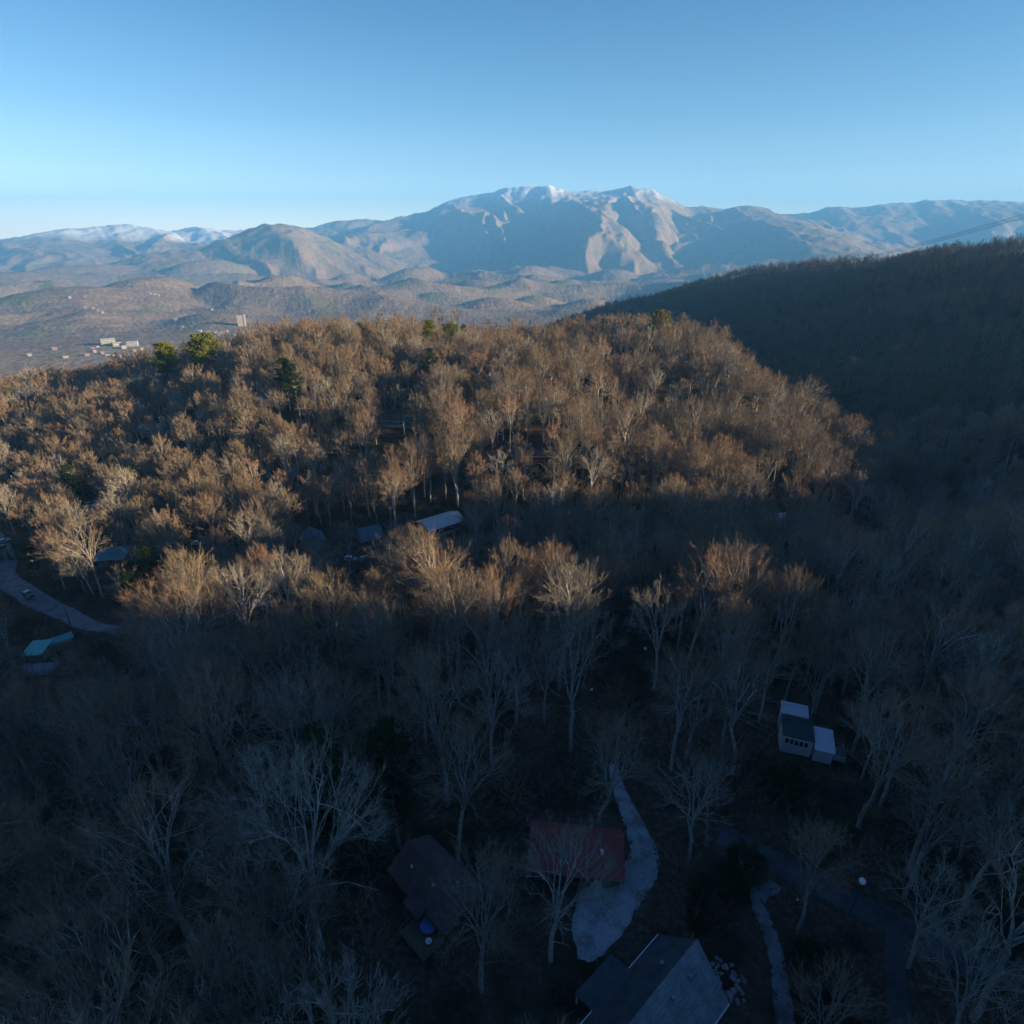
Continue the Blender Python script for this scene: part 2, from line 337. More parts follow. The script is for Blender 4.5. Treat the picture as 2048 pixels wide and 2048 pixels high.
# ------------------------------------------------------------------ tree materials
def bark_mat(name, a, b_, c):
    m, n, b = nodes_of(name)
    oi = n.nodes.new('ShaderNodeObjectInfo'); pos = n.nodes.new('ShaderNodeTexCoord').outputs['Object']
    r = ramp(n, oi.outputs['Random'], [(0, a), (.5, b_), (1, c)])
    t = noise_n(n, 1.7, 3, pos)
    k = ramp(n, t.outputs[0], [(.35, (.7, .7, .7)), (.65, (1.25, 1.25, 1.25))])
    n.links.new(mixc(n, 1.0, r.outputs[0], k.outputs[0], 'MULTIPLY'), b.inputs['Base Color'])
    b.inputs['Specular IOR Level'].default_value = 0.05
    return m
M_BARK = bark_mat('bark', (.34, .32, .295), (.25, .235, .215), (.41, .39, .36))
M_PALE = bark_mat('pale_bark', (.36, .345, .32), (.42, .40, .37), (.32, .305, .28))
M_TWIG = bark_mat('twigs', (.27, .205, .13), (.18, .15, .115), (.31, .20, .13))
M_TWIG2 = bark_mat('pale_twigs', (.27, .245, .20), (.30, .27, .225), (.235, .215, .18))
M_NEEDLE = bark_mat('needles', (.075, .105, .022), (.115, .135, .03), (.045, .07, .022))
M_TWIG_SHADE = bark_mat('shaded_twigs', (.15, .125, .10), (.115, .10, .085), (.17, .13, .10))  # darkened twigs: the shade on the right hill is put into the colour
M_BARK_SHADE = bark_mat('shaded_bark', (.15, .14, .125), (.11, .10, .09), (.19, .18, .16))  # bark of the same hill, darkened for its shade as well
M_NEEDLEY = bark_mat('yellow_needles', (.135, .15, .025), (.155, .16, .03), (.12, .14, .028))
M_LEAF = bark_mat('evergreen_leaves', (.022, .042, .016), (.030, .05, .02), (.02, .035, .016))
M_BRUSH = bark_mat('brush', (.075, .056, .045), (.065, .052, .043), (.09, .065, .048))

class Geo:
    def __init__(s): s.V = []; s.F = []; s.n = 0
    def tube(s, pts, rad, k):
        pts = np.array(pts); N = len(pts)
        d = np.gradient(pts, axis=0); d /= np.linalg.norm(d, axis=1)[:, None] + 1e-9
        ref = np.array([1, 0, 0]) if abs(d[0][0]) < .8 else np.array([0, 1, 0])
        u = np.cross(d, ref); u /= np.linalg.norm(u, axis=1)[:, None] + 1e-9; v = np.cross(d, u)
        an = np.arange(k) * 2 * math.pi / k
        ring = pts[:, None] + np.array(rad)[:, None, None] * (np.cos(an)[None, :, None] * u[:, None] + np.sin(an)[None, :, None] * v[:, None])
        s.V.append(ring.reshape(-1, 3))
        i = (np.arange(N - 1) * k)[:, None]; j = np.arange(k)[None]; j2 = (j + 1) % k
        a = s.n + i + j; b = s.n + i + j2; c = s.n + i + k + j2; e = s.n + i + k + j
        s.F.append(np.concatenate([np.stack([a, b, c], -1).reshape(-1, 3), np.stack([a, c, e], -1).reshape(-1, 3)])); s.n += N * k
    def blades(s, p, d, L, w, rng):
        """thin tapering twigs: one long triangle each"""
        p = np.asarray(p); d = np.asarray(d); n = len(p)
        if not n: return
        side = np.cross(d, rng.normal(size=(n, 3))); side /= np.linalg.norm(side, axis=1)[:, None] + 1e-9
        w = np.asarray(w)[..., None] if np.ndim(w) else w; L = np.asarray(L)[..., None] if np.ndim(L) else L
        tip = p + d * L
        s.V.append(np.stack([p - side * w * .5, p + side * w * .5, tip], 1).reshape(-1, 3))
        s.F.append(s.n + np.arange(3 * n).reshape(-1, 3)); s.n += 3 * n
    def leaves(s, p, size, rng, flat=.0):
        n = len(p); a = rng.normal(size=(n, 3)); a[:, 2] *= (1 - flat); a /= np.linalg.norm(a, axis=1)[:, None]
        b = np.cross(a, rng.normal(size=(n, 3))); b /= np.linalg.norm(b, axis=1)[:, None] + 1e-9
        sz = size * rng.uniform(.6, 1.3, (n, 1))
        s.V.append(np.stack([p - b * sz * .35, p + b * sz * .35, p + a * sz], 1).reshape(-1, 3))
        s.F.append(s.n + np.arange(3 * n).reshape(-1, 3)); s.n += 3 * n
    def arrays(s):
        return np.concatenate(s.V), np.concatenate(s.F)

def unit(v): return v / (np.linalg.norm(v) + 1e-9)
def grow(rng, p, d, L, r, nseg, bend, up, r_end=.35):
    pts = [p.copy()]; ds = []
    for k in range(nseg):
        d = unit(d + rng.normal(size=3) * bend + np.array([0, 0, up])); p = p + d * L / nseg; pts.append(p.copy()); ds.append(d)
    rad = np.linspace(r, r * r_end, nseg + 1)
    return np.array(pts), rad, ds
def side_dir(rng, d, ang):
    s = unit(np.cross(d, rng.normal(size=3))); return unit(d * math.cos(ang) + s * math.sin(ang))
def curve(a, b, lift, n, rng, wob):
    """a limb from a to b that sets off steeply and then leans outward"""
    t = np.linspace(0, 1, n + 1)[:, None]; m = a * .45 + b * .55 + np.array([0, 0, 0.]); m[2] += 0
    L = np.linalg.norm(b - a); c = np.array([a[0] * .62 + b[0] * .38, a[1] * .62 + b[1] * .38, a[2] + (b[2] - a[2]) * (.5 + lift)])
    p = (1 - t) ** 2 * a + 2 * t * (1 - t) * c + t * t * b
    w = rng.normal(size=(n + 1, 3)) * wob * L; w[0] = 0; w[-1] = 0
    return p + w
def bare_tree(seed, Ht, W, cb, lod, spread=.6, dens=1.0, snag=False):
    """leafless tree: limbs fan upward and their twigs end on an uneven dome. lod 0 near, 1 mid, 2 far"""
    rng = np.random.default_rng(seed); T = Geo(); K = Geo(); r0 = Ht * .0135
    fork = Ht * cb; lean = rng.normal(size=2) * Ht * .03
    pts = np.array([[lean[0] * (t ** 2), lean[1] * (t ** 2), fork * t] for t in np.linspace(0, 1, 6)]) + np.vstack([[0, 0, 0], rng.normal(size=(5, 3)) * Ht * .004])
    T.tube(pts, np.linspace(r0, r0 * .7, 6), 7 if lod == 0 else 4 if lod == 1 else 3)
    top = pts[-1]; H2 = Ht - fork
    nl = int(rng.integers(6, 9)) if lod < 2 else 5
    n2, n3, n4 = ((9, 7, 5), (8, 6, 3), (6, 4, 2))[lod]; n4 = max(1, int(round(n4 * dens)))
    a0 = rng.uniform(0, 6.28); off = rng.normal(size=2) * W * .04; BP, BD, BL, BW = [], [], [], []
    def dome(u, v, k):
        """point of the crown: u azimuth, v polar share 0 top .. 1 rim, k share of the radius"""
        ph = v * 1.75; bump = 1 + .16 * math.sin(3 * u + seed) * v + .10 * math.sin(5 * u + 2.1 * seed)
        return np.array([top[0] + off[0] + W / 2 * k * math.sin(ph) * math.cos(u) * bump, top[1] + off[1] + W / 2 * k * math.sin(ph) * math.sin(u) * bump, fork + H2 * (.42 + .58 * k * math.cos(ph) * (1 - .06 * math.sin(2 * u + seed)))])
    for l in range(nl):
        u = a0 + l * 2.4; v = math.sqrt((l + .5) / nl) * (.95 if spread > .6 else .85)
        st = pts[-1] - (pts[-1] - pts[-2]) * rng.uniform(0, 1.6) * (l > 1)
        e = dome(u, v, .66); lp = curve(st, e, .22, 5 if lod == 0 else 3, rng, .018); N = len(lp) - 1
        rl = r0 * rng.uniform(.36, .5); T.tube(lp, np.linspace(rl, rl * .28, N + 1), (5, 3, 3)[lod])
        for q in range(n2):
            t = .25 + .75 * (q + rng.uniform()) / n2; i = min(N - 1, int(t * N)); p = lp[i] + (lp[i + 1] - lp[i]) * (t * N - i)
            du = rng.normal() * (.55 / max(.35, v)); dv = rng.normal() * .26; k2 = rng.uniform(.80, 1.0)
            e2 = dome(u + du * .7, min(1.12, max(.02, v + dv)), k2); c2 = curve(p, e2, .14, 3 if lod == 0 else 2, rng, .03)
            rr_ = rl * .34
            if lod == 0: T.tube(c2, [max(rr_, .045), max(rr_ * .7, .035), .028, .014], 3)
            elif lod == 1: T.tube(c2, [max(rr_, .06), max(.045, rr_ * .6), .03], 3)
            else: K.blades([p], [unit(e2 - p)], np.linalg.norm(e2 - p), .20, rng)
            L2 = np.linalg.norm(e2 - p); M = len(c2) - 1; rad = e2 - np.array([top[0], top[1], fork]); rad = unit(rad)
            if snag and q % 2: continue
            for w3 in range(n3):
                t3 = rng.uniform(.25, 1.0); i3 = min(M - 1, int(t3 * M)); p3 = c2[i3] + (c2[i3 + 1] - c2[i3]) * (t3 * M - i3)
                d3 = unit(rad * .7 + unit(c2[i3 + 1] - c2[i3]) * .5 + np.array([0, 0, .35]) + rng.normal(size=3) * .42); L3 = Ht * .072 * rng.uniform(.6, 1.25)
                K.blades([p3], [d3], L3, (.05, .09, .16)[lod], rng)
                if snag: continue
                m = n4 * (3 if lod == 0 else 2) - (2 if lod == 0 else 0); tt = rng.uniform(.1, 1, m); P4 = p3[None] + d3[None] * (L3 * tt)[:, None]
                D4 = d3[None] + rng.normal(size=(m, 3)) * .42 + np.array([0, 0, .22]); D4 /= np.linalg.norm(D4, axis=1)[:, None]
                BP.append(P4); BD.append(D4); BL.append(Ht * .042 * rng.uniform(.5, 1.3, m)); BW.append(np.full(m, (.030, .085, .20)[lod]))
    for k in range(int(rng.integers(1, 4))):                 # a few low dead limbs
        i = int(rng.integers(2, 5)); u = rng.uniform(0, 6.28); e = pts[i] + np.array([math.cos(u), math.sin(u), .5]) * Ht * rng.uniform(.05, .12)
        T.tube(curve(pts[i], e, .0, 3, rng, .05), [r0 * .2, r0 * .14, r0 * .08, .015], 3)
    if BP: K.blades(np.concatenate(BP), np.concatenate(BD), np.concatenate(BL), np.concatenate(BW), rng)
    return T.arrays(), K.arrays()
def pine_tree(seed, Ht, W, cb, lod, n_tuft=1.0):
    rng = np.random.default_rng(seed); T = Geo(); K = Geo()
    pts, rad, ds = grow(rng, np.zeros(3), np.array([0, 0, 1.0]), Ht * .96, Ht * .013, 7, .02, .06, .15)
    T.tube(pts, rad, 6 if lod == 0 else 4)
    nb = (52, 34)[min(lod, 1)]
    for k in range(nb):
        t = cb + (1 - cb) * (k + rng.uniform()) / nb; z = t * Ht; i = min(6, int(t / .96 * 7 * .999)); p = pts[i] + (pts[i + 1] - pts[i]) * rng.uniform(0, 1)
        p[2] = min(z, Ht * .95)
        u = (t - cb) / (1 - cb); L = W / 2 * (math.sin(math.pi * min(1, .22 + .80 * u)) ** .7) * rng.uniform(.6, 1.15) + .2
        an = rng.uniform(0, 6.283); d = unit(np.array([math.cos(an), math.sin(an), rng.uniform(-.05, .55) + .4 * u]))
        e = p + d * L
        T.tube([p, p + d * L * .5, e], [Ht * .0028, Ht * .002, .02], 3)
        nt_ = int((9, 5)[min(lod, 1)] * n_tuft)
        for q in range(nt_):
            c = p + d * L * rng.uniform(.3, 1.08) + rng.normal(size=3) * np.array([.34, .34, .12]) * (W / 7)
            m = (34, 16)[min(lod, 1)]
            P = c + rng.normal(size=(m, 3)) * np.array([.40, .40, .13]) * (W / 7)
            K.leaves(P, (.34, .62)[min(lod, 1)] * W / 7, rng)
    return T.arrays(), K.arrays()
def leafy_tree(seed, Ht, W, lod=0):
    rng = np.random.default_rng(seed); T = Geo(); K = Geo()
    for k in range(4):
        d = side_dir(rng, np.array([0, 0, 1.0]), rng.uniform(.1, .6)); pt, ra, dd = grow(rng, np.zeros(3), d, Ht * .8, Ht * .02, 4, .1, .1, .2); T.tube(pt, ra, 4)
    cl = rng.normal(size=(70, 3)); cl /= np.linalg.norm(cl, axis=1)[:, None]; cl *= rng.uniform(.35, 1, (70, 1)) ** .5
    for c in cl:
        c = c * np.array([W / 2, W / 2, Ht * .42]) + np.array([0, 0, Ht * .54]); m = 130
        K.leaves(c + rng.normal(size=(m, 3)) * W * .055, .30, rng)
    return T.arrays(), K.arrays()
def brush_clump(seed, Ht):
    rng = np.random.default_rng(seed); K = Geo(); n = 26
    P = rng.normal(size=(n, 3)) * np.array([.8, .8, 0]); D = rng.normal(size=(n, 3)) * .38 + np.array([0, 0, 1.0]); D /= np.linalg.norm(D, axis=1)[:, None]
    L = Ht * rng.uniform(.5, 1, n); K.blades(P, D, L, .07, rng)
    t = rng.uniform(.3, 1, (n, 9)); P2 = (P[:, None] + D[:, None] * (L[:, None] * t)[..., None]).reshape(-1, 3)
    D2 = np.repeat(D, 9, 0) + rng.normal(size=(n * 9, 3)) * .6; D2 /= np.linalg.norm(D2, axis=1)[:, None]
    K.blades(P2, D2, Ht * .3, .055, rng)
    return K.arrays()

def mesh_data(name, V, F, mats, midx=None):
    me = bpy.data.meshes.new(name); n, k = F.shape
    me.vertices.add(len(V)); me.vertices.foreach_set('co', V.astype(np.float32).ravel())
    me.loops.add(n * k); me.loops.foreach_set('vertex_index', F.astype(np.int32).ravel())
    me.polygons.add(n); me.polygons.foreach_set('loop_start', np.arange(0, n * k, k, dtype=np.int32))
    for m in mats: me.materials.append(m)
    if midx is not None: me.polygons.foreach_set('material_index', midx.astype(np.int32))
    me.update(calc_edges=True)
    return me
def joined(name, tk, mats):
    (a, b), (c, d) = tk
    return mesh_data(name, np.concatenate([a, c]), np.concatenate([b, d + len(a)]), mats, np.concatenate([np.zeros(len(b)), np.ones(len(d))]))

# kinds: (height, crown width, crown base share, spread, density)
KINDS = [(24, 12.5, .44, .78, 1.0), (23, 11, .42, .62, 1.1), (25, 14.5, .46, .82, 1.0), (22, 9.5, .44, .52, 1.1), (23, 12.5, .36, .68, 1.2), (20, 11, .40, .85, 1.0), (25, 11.5, .50, .68, 1.1), (21, 12, .36, .8, 1.15)]
NEAR = []
for k, (h, w, cb, sp, dn) in enumerate(KINDS):
    t, c = bare_tree(100 + k, h, w, cb, 0, sp, dn)
    pale = k in (0, 5)
    NEAR.append((mesh_data('trunk', *t, [M_PALE if pale else M_BARK]), mesh_data('crown', *c, [M_TWIG2 if pale else M_TWIG]), h, w, cb))
t, c = bare_tree(150, 22, 8, .45, 0, .5, 1.0, snag=True)
SNAG = (mesh_data('trunk', *t, [M_PALE]), mesh_data('crown', *c, [M_PALE]), 22, 8, .45)
NEARB = []
for k, (h, w, cb, sp, dn) in enumerate(KINDS):
    t, c = bare_tree(160 + k * 3, h, w * 1.05, cb + .05, 0, sp + (.08 if k % 2 else -.08), dn * .85)
    pale = k in (0, 5)
    NEARB.append((mesh_data('trunk', *t, [M_PALE if pale else M_BARK]), mesh_data('crown', *c, [M_TWIG2 if pale else M_TWIG]), h, w, cb))
PINES = [(mesh_data('trunk', *t, [M_BARK]), mesh_data('crown', *c, [M_NEEDLE]), h, w, cb) for (t, c), h, w, cb in
         [(pine_tree(300, 22, 8, .35, 0), 22, 8, .35), (pine_tree(301, 20, 9, .30, 0), 20, 9, .30), (pine_tree(302, 24, 7, .25, 0), 24, 7, .25)]]
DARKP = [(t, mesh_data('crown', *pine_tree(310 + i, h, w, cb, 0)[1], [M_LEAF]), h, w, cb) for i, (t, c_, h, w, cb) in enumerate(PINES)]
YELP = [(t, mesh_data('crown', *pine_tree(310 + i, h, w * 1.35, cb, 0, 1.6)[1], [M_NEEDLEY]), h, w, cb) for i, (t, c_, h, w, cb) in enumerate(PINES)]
LEAFY = [(mesh_data('trunk', *t, [M_BARK]), mesh_data('crown', *c, [M_LEAF]), h, w, .1) for (t, c), h, w in
         [(leafy_tree(320, 8, 7), 8, 7), (leafy_tree(321, 6, 8), 6, 8)]]
# ------------------------------------------------------------------ roads, drives and pads
def catmull(P, n=8):
    P = np.array(P, float); P = np.vstack([2 * P[0] - P[1], P, 2 * P[-1] - P[-2]]); out = []
    for i in range(1, len(P) - 2):
        for t in np.linspace(0, 1, n, endpoint=False):
            out.append(.5 * (2 * P[i] + (P[i + 1] - P[i - 1]) * t + (2 * P[i - 1] - 5 * P[i] + 4 * P[i + 1] - P[i + 2]) * t * t + (3 * P[i] - P[i - 1] - 3 * P[i + 1] + P[i + 2]) * t ** 3))
    out.append(P[-2]); return np.array(out)
CLEAR = []                                  # (polyline xy, half width) kept free of trees
def ribbon(name, pix, width, mat, lift=.14, world_pts=None):
    P = np.array(world_pts if world_pts else [ground_at(a, b)[:2] for a, b in pix]); Q = catmull(P, 10)
    # even spacing
    L = np.concatenate([[0], np.cumsum(np.linalg.norm(np.diff(Q, axis=0), axis=1))]); n = max(4, int(L[-1] / 1.0))
    s = np.linspace(0, L[-1], n); Q = np.stack([np.interp(s, L, Q[:, 0]), np.interp(s, L, Q[:, 1])], 1)
    d = np.gradient(Q, axis=0); d /= np.linalg.norm(d, axis=1)[:, None]; nn = np.stack([-d[:, 1], d[:, 0]], 1)
    wv = np.interp(s / L[-1], np.linspace(0, 1, len(width)), width) if hasattr(width, '__len__') else np.full(n, width)
    wv = wv * (1 + .14 * (fbm(s / 2.2, s * 0, 3, 7) - .5))
    k = 9; u = np.linspace(-.5, .5, k)
    X = Q[:, None, 0] + nn[:, None, 0] * wv[:, None] * u; Y = Q[:, None, 1] + nn[:, None, 1] * wv[:, None] * u
    Z = H(X, Y) + lift; Z[:, 0] -= .3; Z[:, -1] -= .3
    V = np.stack([X, Y, Z], -1).reshape(-1, 3); i = (np.arange(n - 1) * k)[:, None]; j = np.arange(k - 1)[None]
    F = np.stack([i + j, i + j + 1, i + k + j + 1, i + k + j], -1).reshape(-1, 4)
    o = mesh_obj(name, V, F, mat, smooth=True); tag(o, kind='structure'); CLEAR.append((Q, wv.max() / 2 + 1.4))
    e = o.data.attributes.new('edge', 'FLOAT', 'POINT'); e.data.foreach_set('value', np.tile(np.abs(u) * 2, n).astype(np.float32)); return o
def surface_mat(name, lo, hi, sc, spec=.1, lit=.62):
    m, n, b = nodes_of(name); pos = n.nodes.new('ShaderNodeNewGeometry').outputs['Position']
    t = noise_n(n, sc, 8, pos, .7); t2 = noise_n(n, .35, 5, pos, .6)
    r = ramp(n, t.outputs[0], [(.3, lo), (.7, hi)]); c = r.outputs[0]
    k = ramp(n, t2.outputs[0], [(.36, (.55, .52, .50)), (.52, (1, 1, 1))]); c = mixc(n, 1, c, k.outputs[0], 'MULTIPLY')
    t3 = noise_n(n, .9, 7, pos, .75); ea = n.nodes.new('ShaderNodeAttribute'); ea.attribute_name = 'edge'
    ep = n.nodes.new('ShaderNodeMath'); ep.operation = 'POWER'; ep.inputs[1].default_value = 4; n.links.new(ea.outputs['Fac'], ep.inputs[0])
    em = n.nodes.new('ShaderNodeMath'); em.operation = 'MULTIPLY_ADD'; em.inputs[1].default_value = .32; n.links.new(ep.outputs[0], em.inputs[0]); n.links.new(t3.outputs[0], em.inputs[2])
    c = mixc(n, ramp(n, em.outputs[0], [(lit, (0, 0, 0)), (lit + .08, (1, 1, 1))]).outputs[0], c, (.045, .032, .024))
    n.links.new(c, b.inputs['Base Color']); b.inputs['Specular IOR Level'].default_value = spec; b.inputs['Roughness'].default_value = .8
    return m
M_ASPH = surface_mat('asphalt', (.055, .056, .062), (.085, .086, .092), 3.0, .25)
M_ASPH2 = surface_mat('worn_asphalt', (.12, .135, .15), (.19, .205, .22), 2.0, .3)
M_GRAV = surface_mat('pale_gravel', (.20, .21, .23), (.44, .45, .48), 5.0)
M_CONC = surface_mat('concrete', (.12, .13, .14), (.24, .25, .27), 4.0, .1, .56)
M_TRACK = surface_mat('track', (.17, .175, .19), (.36, .37, .39), 4.0, .1, .60)
ribbon('valley_road', [(-120, 1030), (-30, 1062), (2, 1105), (6, 1150), (58, 1190), (130, 1228), (205, 1256), (300, 1262), (400, 1245), (490, 1218), (570, 1200)], [8, 8, 8.5, 8, 6.5, 5, 3.5], M_ASPH2)
ribbon('gravel_drive', [(1205, 1830), (1245, 1790), (1283, 1740), (1286, 1700), (1268, 1650), (1246, 1600), (1236, 1575), (1226, 1530)], [6.0, 5.6, 4.4, 3.3, 2.5, 1.8], M_TRACK)
ribbon('asphalt_road', [(1440, 1668), (1540, 1722), (1620, 1760), (1700, 1805), (1800, 1858), (1900, 1905), (2060, 1965), (2200, 2010)], 4.6, M_ASPH)
ribbon('side_lane', [(1795, 1868), (1790, 1930), (1795, 2000), (1805, 2060), (1815, 2200)], 2.8, M_ASPH, .10)
ribbon('concrete_path', [(1512, 1772), (1520, 1815), (1538, 1870), (1556, 1930), (1562, 1990), (1572, 2060), (1580, 2200)], [3.2, 2.5, 2.2, 2.2, 2.4, 2.6, 2.6], M_CONC)
def pad(name, pix, mat, lift=.17, up=0):
    P = np.array([ground_at(a, b)[:2] for a, b in pix]); Q = catmull(np.vstack([P, P[:1]]), 8)[:-1]; c = Q.mean(0)
    n = len(Q); wob = 1 + .09 * (fbm(np.arange(n) * .5, np.zeros(n), 2, 3) - .5)
    rings = np.linspace(0, 1, 9)[1:]; V = [[c[0], c[1], hz(*c) + lift]]
    for q in rings:
        xy = c + (Q - c) * (q * wob)[:, None]; z = H(xy[:, 0], xy[:, 1]) + lift - (.35 if q == 1 else 0)
        V += [[a, b, e] for (a, b), e in zip(xy, z)]
    F = [(0, 1 + j, 1 + (j + 1) % n) for j in range(n)]
    for k in range(len(rings) - 1):
        a = 1 + k * n; F += [(a + j, a + n + j, a + n + (j + 1) % n, a + (j + 1) % n) for j in range(n)]
    o = mesh_obj(name, V, F, mat, smooth=True); tag(o, kind='structure'); CLEAR.append((Q, 1.5)); CLEAR.append((np.vstack([c + (Q - c) * .5, [c]]), 1.5)); return o
pad('gravel_parking', [(1152, 1925), (1140, 1860), (1150, 1800), (1165, 1772), (1200, 1776), (1236, 1782), (1262, 1778), (1278, 1800), (1262, 1850), (1225, 1898), (1185, 1928)], M_GRAV)
pad('path_apron', [(1500, 1786), (1490, 1768), (1515, 1755), (1550, 1768), (1562, 1785), (1530, 1796)], M_CONC, .2)

# ------------------------------------------------------------------ building helpers (local frame: x along the ridge)
class MB:
    def __init__(s): s.V = []; s.F = []
    def add(s, V, F):
        n = len(s.V); s.V += [tuple(v) for v in V]; s.F += [tuple(n + i for i in f) for f in F]; return s
    def box(s, x0, x1, y0, y1, z0, z1):
        return s.add([(x0, y0, z0), (x1, y0, z0), (x1, y1, z0), (x0, y1, z0), (x0, y0, z1), (x1, y0, z1), (x1, y1, z1), (x0, y1, z1)],
                     [(0, 3, 2, 1), (4, 5, 6, 7), (0, 1, 5, 4), (1, 2, 6, 5), (2, 3, 7, 6), (3, 0, 4, 7)])
    def cyl(s, a, b, r, k=8, r2=None):
        a = np.array(a, float); b = np.array(b, float); d = unit(b - a); u = unit(np.cross(d, [0, 0, 1] if abs(d[2]) < .9 else [1, 0, 0])); v = np.cross(d, u)
        r2 = r if r2 is None else r2; V = []
        for p, q in ((a, r), (b, r2)):
            V += [p + q * (math.cos(t) * u + math.sin(t) * v) for t in np.arange(k) * 2 * math.pi / k]
        return s.add(V, [(i, (i + 1) % k, k + (i + 1) % k, k + i) for i in range(k)] + [tuple(range(k))[::-1], tuple(range(k, 2 * k))])
    def slab(s, quad, th):
        """roof plane: four corners seen from above anticlockwise, given thickness downward"""
        q = [np.array(p, float) for p in quad]; return s.add([*q, *[p - np.array([0, 0, th]) for p in q]],
            [(0, 1, 2, 3), (7, 6, 5, 4), (0, 4, 5, 1), (1, 5, 6, 2), (2, 6, 7, 3), (3, 7, 4, 0)])
    def sphere(s, c, r, k=12, sz=1):
        V = []; n = k // 2
        for i in range(n + 1):
            for j in range(k):
                a = math.pi * i / n; b = 2 * math.pi * j / k; V.append((c[0] + r * math.sin(a) * math.cos(b), c[1] + r * math.sin(a) * math.sin(b), c[2] + r * sz * math.cos(a)))
        return s.add(V, [(i * k + j, (i + 1) * k + j, (i + 1) * k + (j + 1) % k, i * k + (j + 1) % k) for i in range(n) for j in range(k)])
    def build(s, name, mat, parent=None, smooth=False): return mesh_obj(name, s.V, s.F, mat, parent, smooth)

def board_mat(name, col, axis='Z', period=.2, var=.15, rough=.8):
    """boards, shingle courses or standing seams as shallow grooves of the material"""
    m, n, b = nodes_of(name); tc = n.nodes.new('ShaderNodeTexCoord').outputs['Object']
    w = n.nodes.new('ShaderNodeTexWave'); w.wave_type = 'BANDS'; w.bands_direction = axis; w.wave_profile = 'SAW'
    w.inputs['Scale'].default_value = 1 / period * .314; n.links.new(tc, w.inputs['Vector']); w.inputs['Distortion'].default_value = .3
    t = noise_n(n, 2.2, 6, tc, .7)
    r = ramp(n, t.outputs[0], [(.3, tuple(c * (1 - var) for c in col)), (.7, tuple(min(1, c * (1 + var)) for c in col))])
    k = ramp(n, w.outputs[0], [(0, (.6, .6, .6)), (.15, (1, 1, 1))])
    n.links.new(mixc(n, 1, r.outputs[0], k.outputs[0], 'MULTIPLY'), b.inputs['Base Color'])
    bp = n.nodes.new('ShaderNodeBump'); bp.inputs['Strength'].default_value = .5; bp.inputs['Distance'].default_value = .03
    n.links.new(w.outputs[0], bp.inputs['Height']); n.links.new(bp.outputs[0], b.inputs['Normal']); b.inputs['Roughness'].default_value = rough
    return m
def shingle_mat(name, col, var=.3):
    m, n, b = nodes_of(name); tc = n.nodes.new('ShaderNodeTexCoord').outputs['Object']
    t = noise_n(n, 9.0, 3, tc, .8); t2 = noise_n(n, .8, 5, tc, .6)
    r = ramp(n, t.outputs[0], [(.35, tuple(c * (1 - var) for c in col)), (.65, tuple(min(1, c * (1 + var)) for c in col))])
    k = ramp(n, t2.outputs[0], [(.35, (.72, .72, .74)), (.65, (1.1, 1.1, 1.1))])
    w = n.nodes.new('ShaderNodeTexWave'); w.wave_type = 'BANDS'; w.bands_direction = 'Y'; w.wave_profile = 'SAW'; w.inputs['Scale'].default_value = .9; w.inputs['Distortion'].default_value = .5; n.links.new(tc, w.inputs['Vector'])
    kc = mixc(n, 1, k.outputs[0], ramp(n, w.outputs[0], [(0, (.68, .68, .68)), (.18, (1, 1, 1))]).outputs[0], 'MULTIPLY')
    t9 = noise_n(n, 2.6, 8, tc, .8); leaf = ramp(n, t9.outputs[0], [(.62, (0, 0, 0)), (.66, (.8, .8, .8))])
    rl = mixc(n, leaf.outputs[0], r.outputs[0], (.09, .055, .035))
    n.links.new(mixc(n, 1, rl, kc, 'MULTIPLY'), b.inputs['Base Color']); return m
M_LOG = board_mat('brown_boards', (.11, .065, .042)); M_GREYW = board_mat('grey_siding', (.17, .18, .19)); M_WHITEW = board_mat('white_siding', (.62, .62, .66))
M_TANW = board_mat('tan_siding', (.32, .26, .18)); M_BLUEW = board_mat('blue_siding', (.16, .20, .26)); M_CREAM = simple_mat('cream_wall', (.38, .37, .33), .08, .05)
M_RED = board_mat('red_metal_roof', (.26, .068, .06), 'X', .5, .12, .5); M_GREEN = board_mat('green_metal_roof', (.13, .42, .37), 'X', .5, .15, .5)
M_TEAL = board_mat('teal_metal_roof', (.10, .27, .29), 'X', .5, .15, .6); M_METAL = board_mat('pale_metal_roof', (.50, .55, .60), 'X', .6, .12, .45)
M_LAV = board_mat('white_metal_roof', (.66, .66, .78), 'X', .5, .12, .5)
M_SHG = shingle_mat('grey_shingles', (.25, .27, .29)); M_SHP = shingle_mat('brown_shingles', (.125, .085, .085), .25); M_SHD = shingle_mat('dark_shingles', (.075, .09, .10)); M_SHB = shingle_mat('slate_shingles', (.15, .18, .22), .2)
M_RIDGE = simple_mat('ridge_cap', (.24, .25, .27), .15)
M_SHR = shingle_mat('rust_shingles', (.16, .08, .065), .2)
M_GLASS, _n, _b = nodes_of('window_glass'); _b.inputs['Base Color'].default_value = (.02, .025, .035, 1); _b.inputs['Roughness'].default_value = .08; _b.inputs['Specular IOR Level'].default_value = .6
M_TRIM = simple_mat('white_trim', (.62, .63, .66), .06); M_DTRIM = simple_mat('brown_trim', (.09, .06, .045), .1); M_STONE = simple_mat('stone', (.24, .22, .20), .4, 4, bump=.6)
M_WOOD = board_mat('deck_boards', (.16, .12, .09), 'X', .14); M_PINEW = simple_mat('new_wood', (.42, .26, .13), .15); M_GREYWOOD = board_mat('weathered_deck', (.20, .215, .24), 'X', .14)
M_IRON = simple_mat('dark_iron', (.04, .04, .045), .1); M_GLOBE = simple_mat('white_globe', (.85, .84, .86), .03); M_TUB = simple_mat('blue_cover', (.10, .17, .42), .15, 1.5)
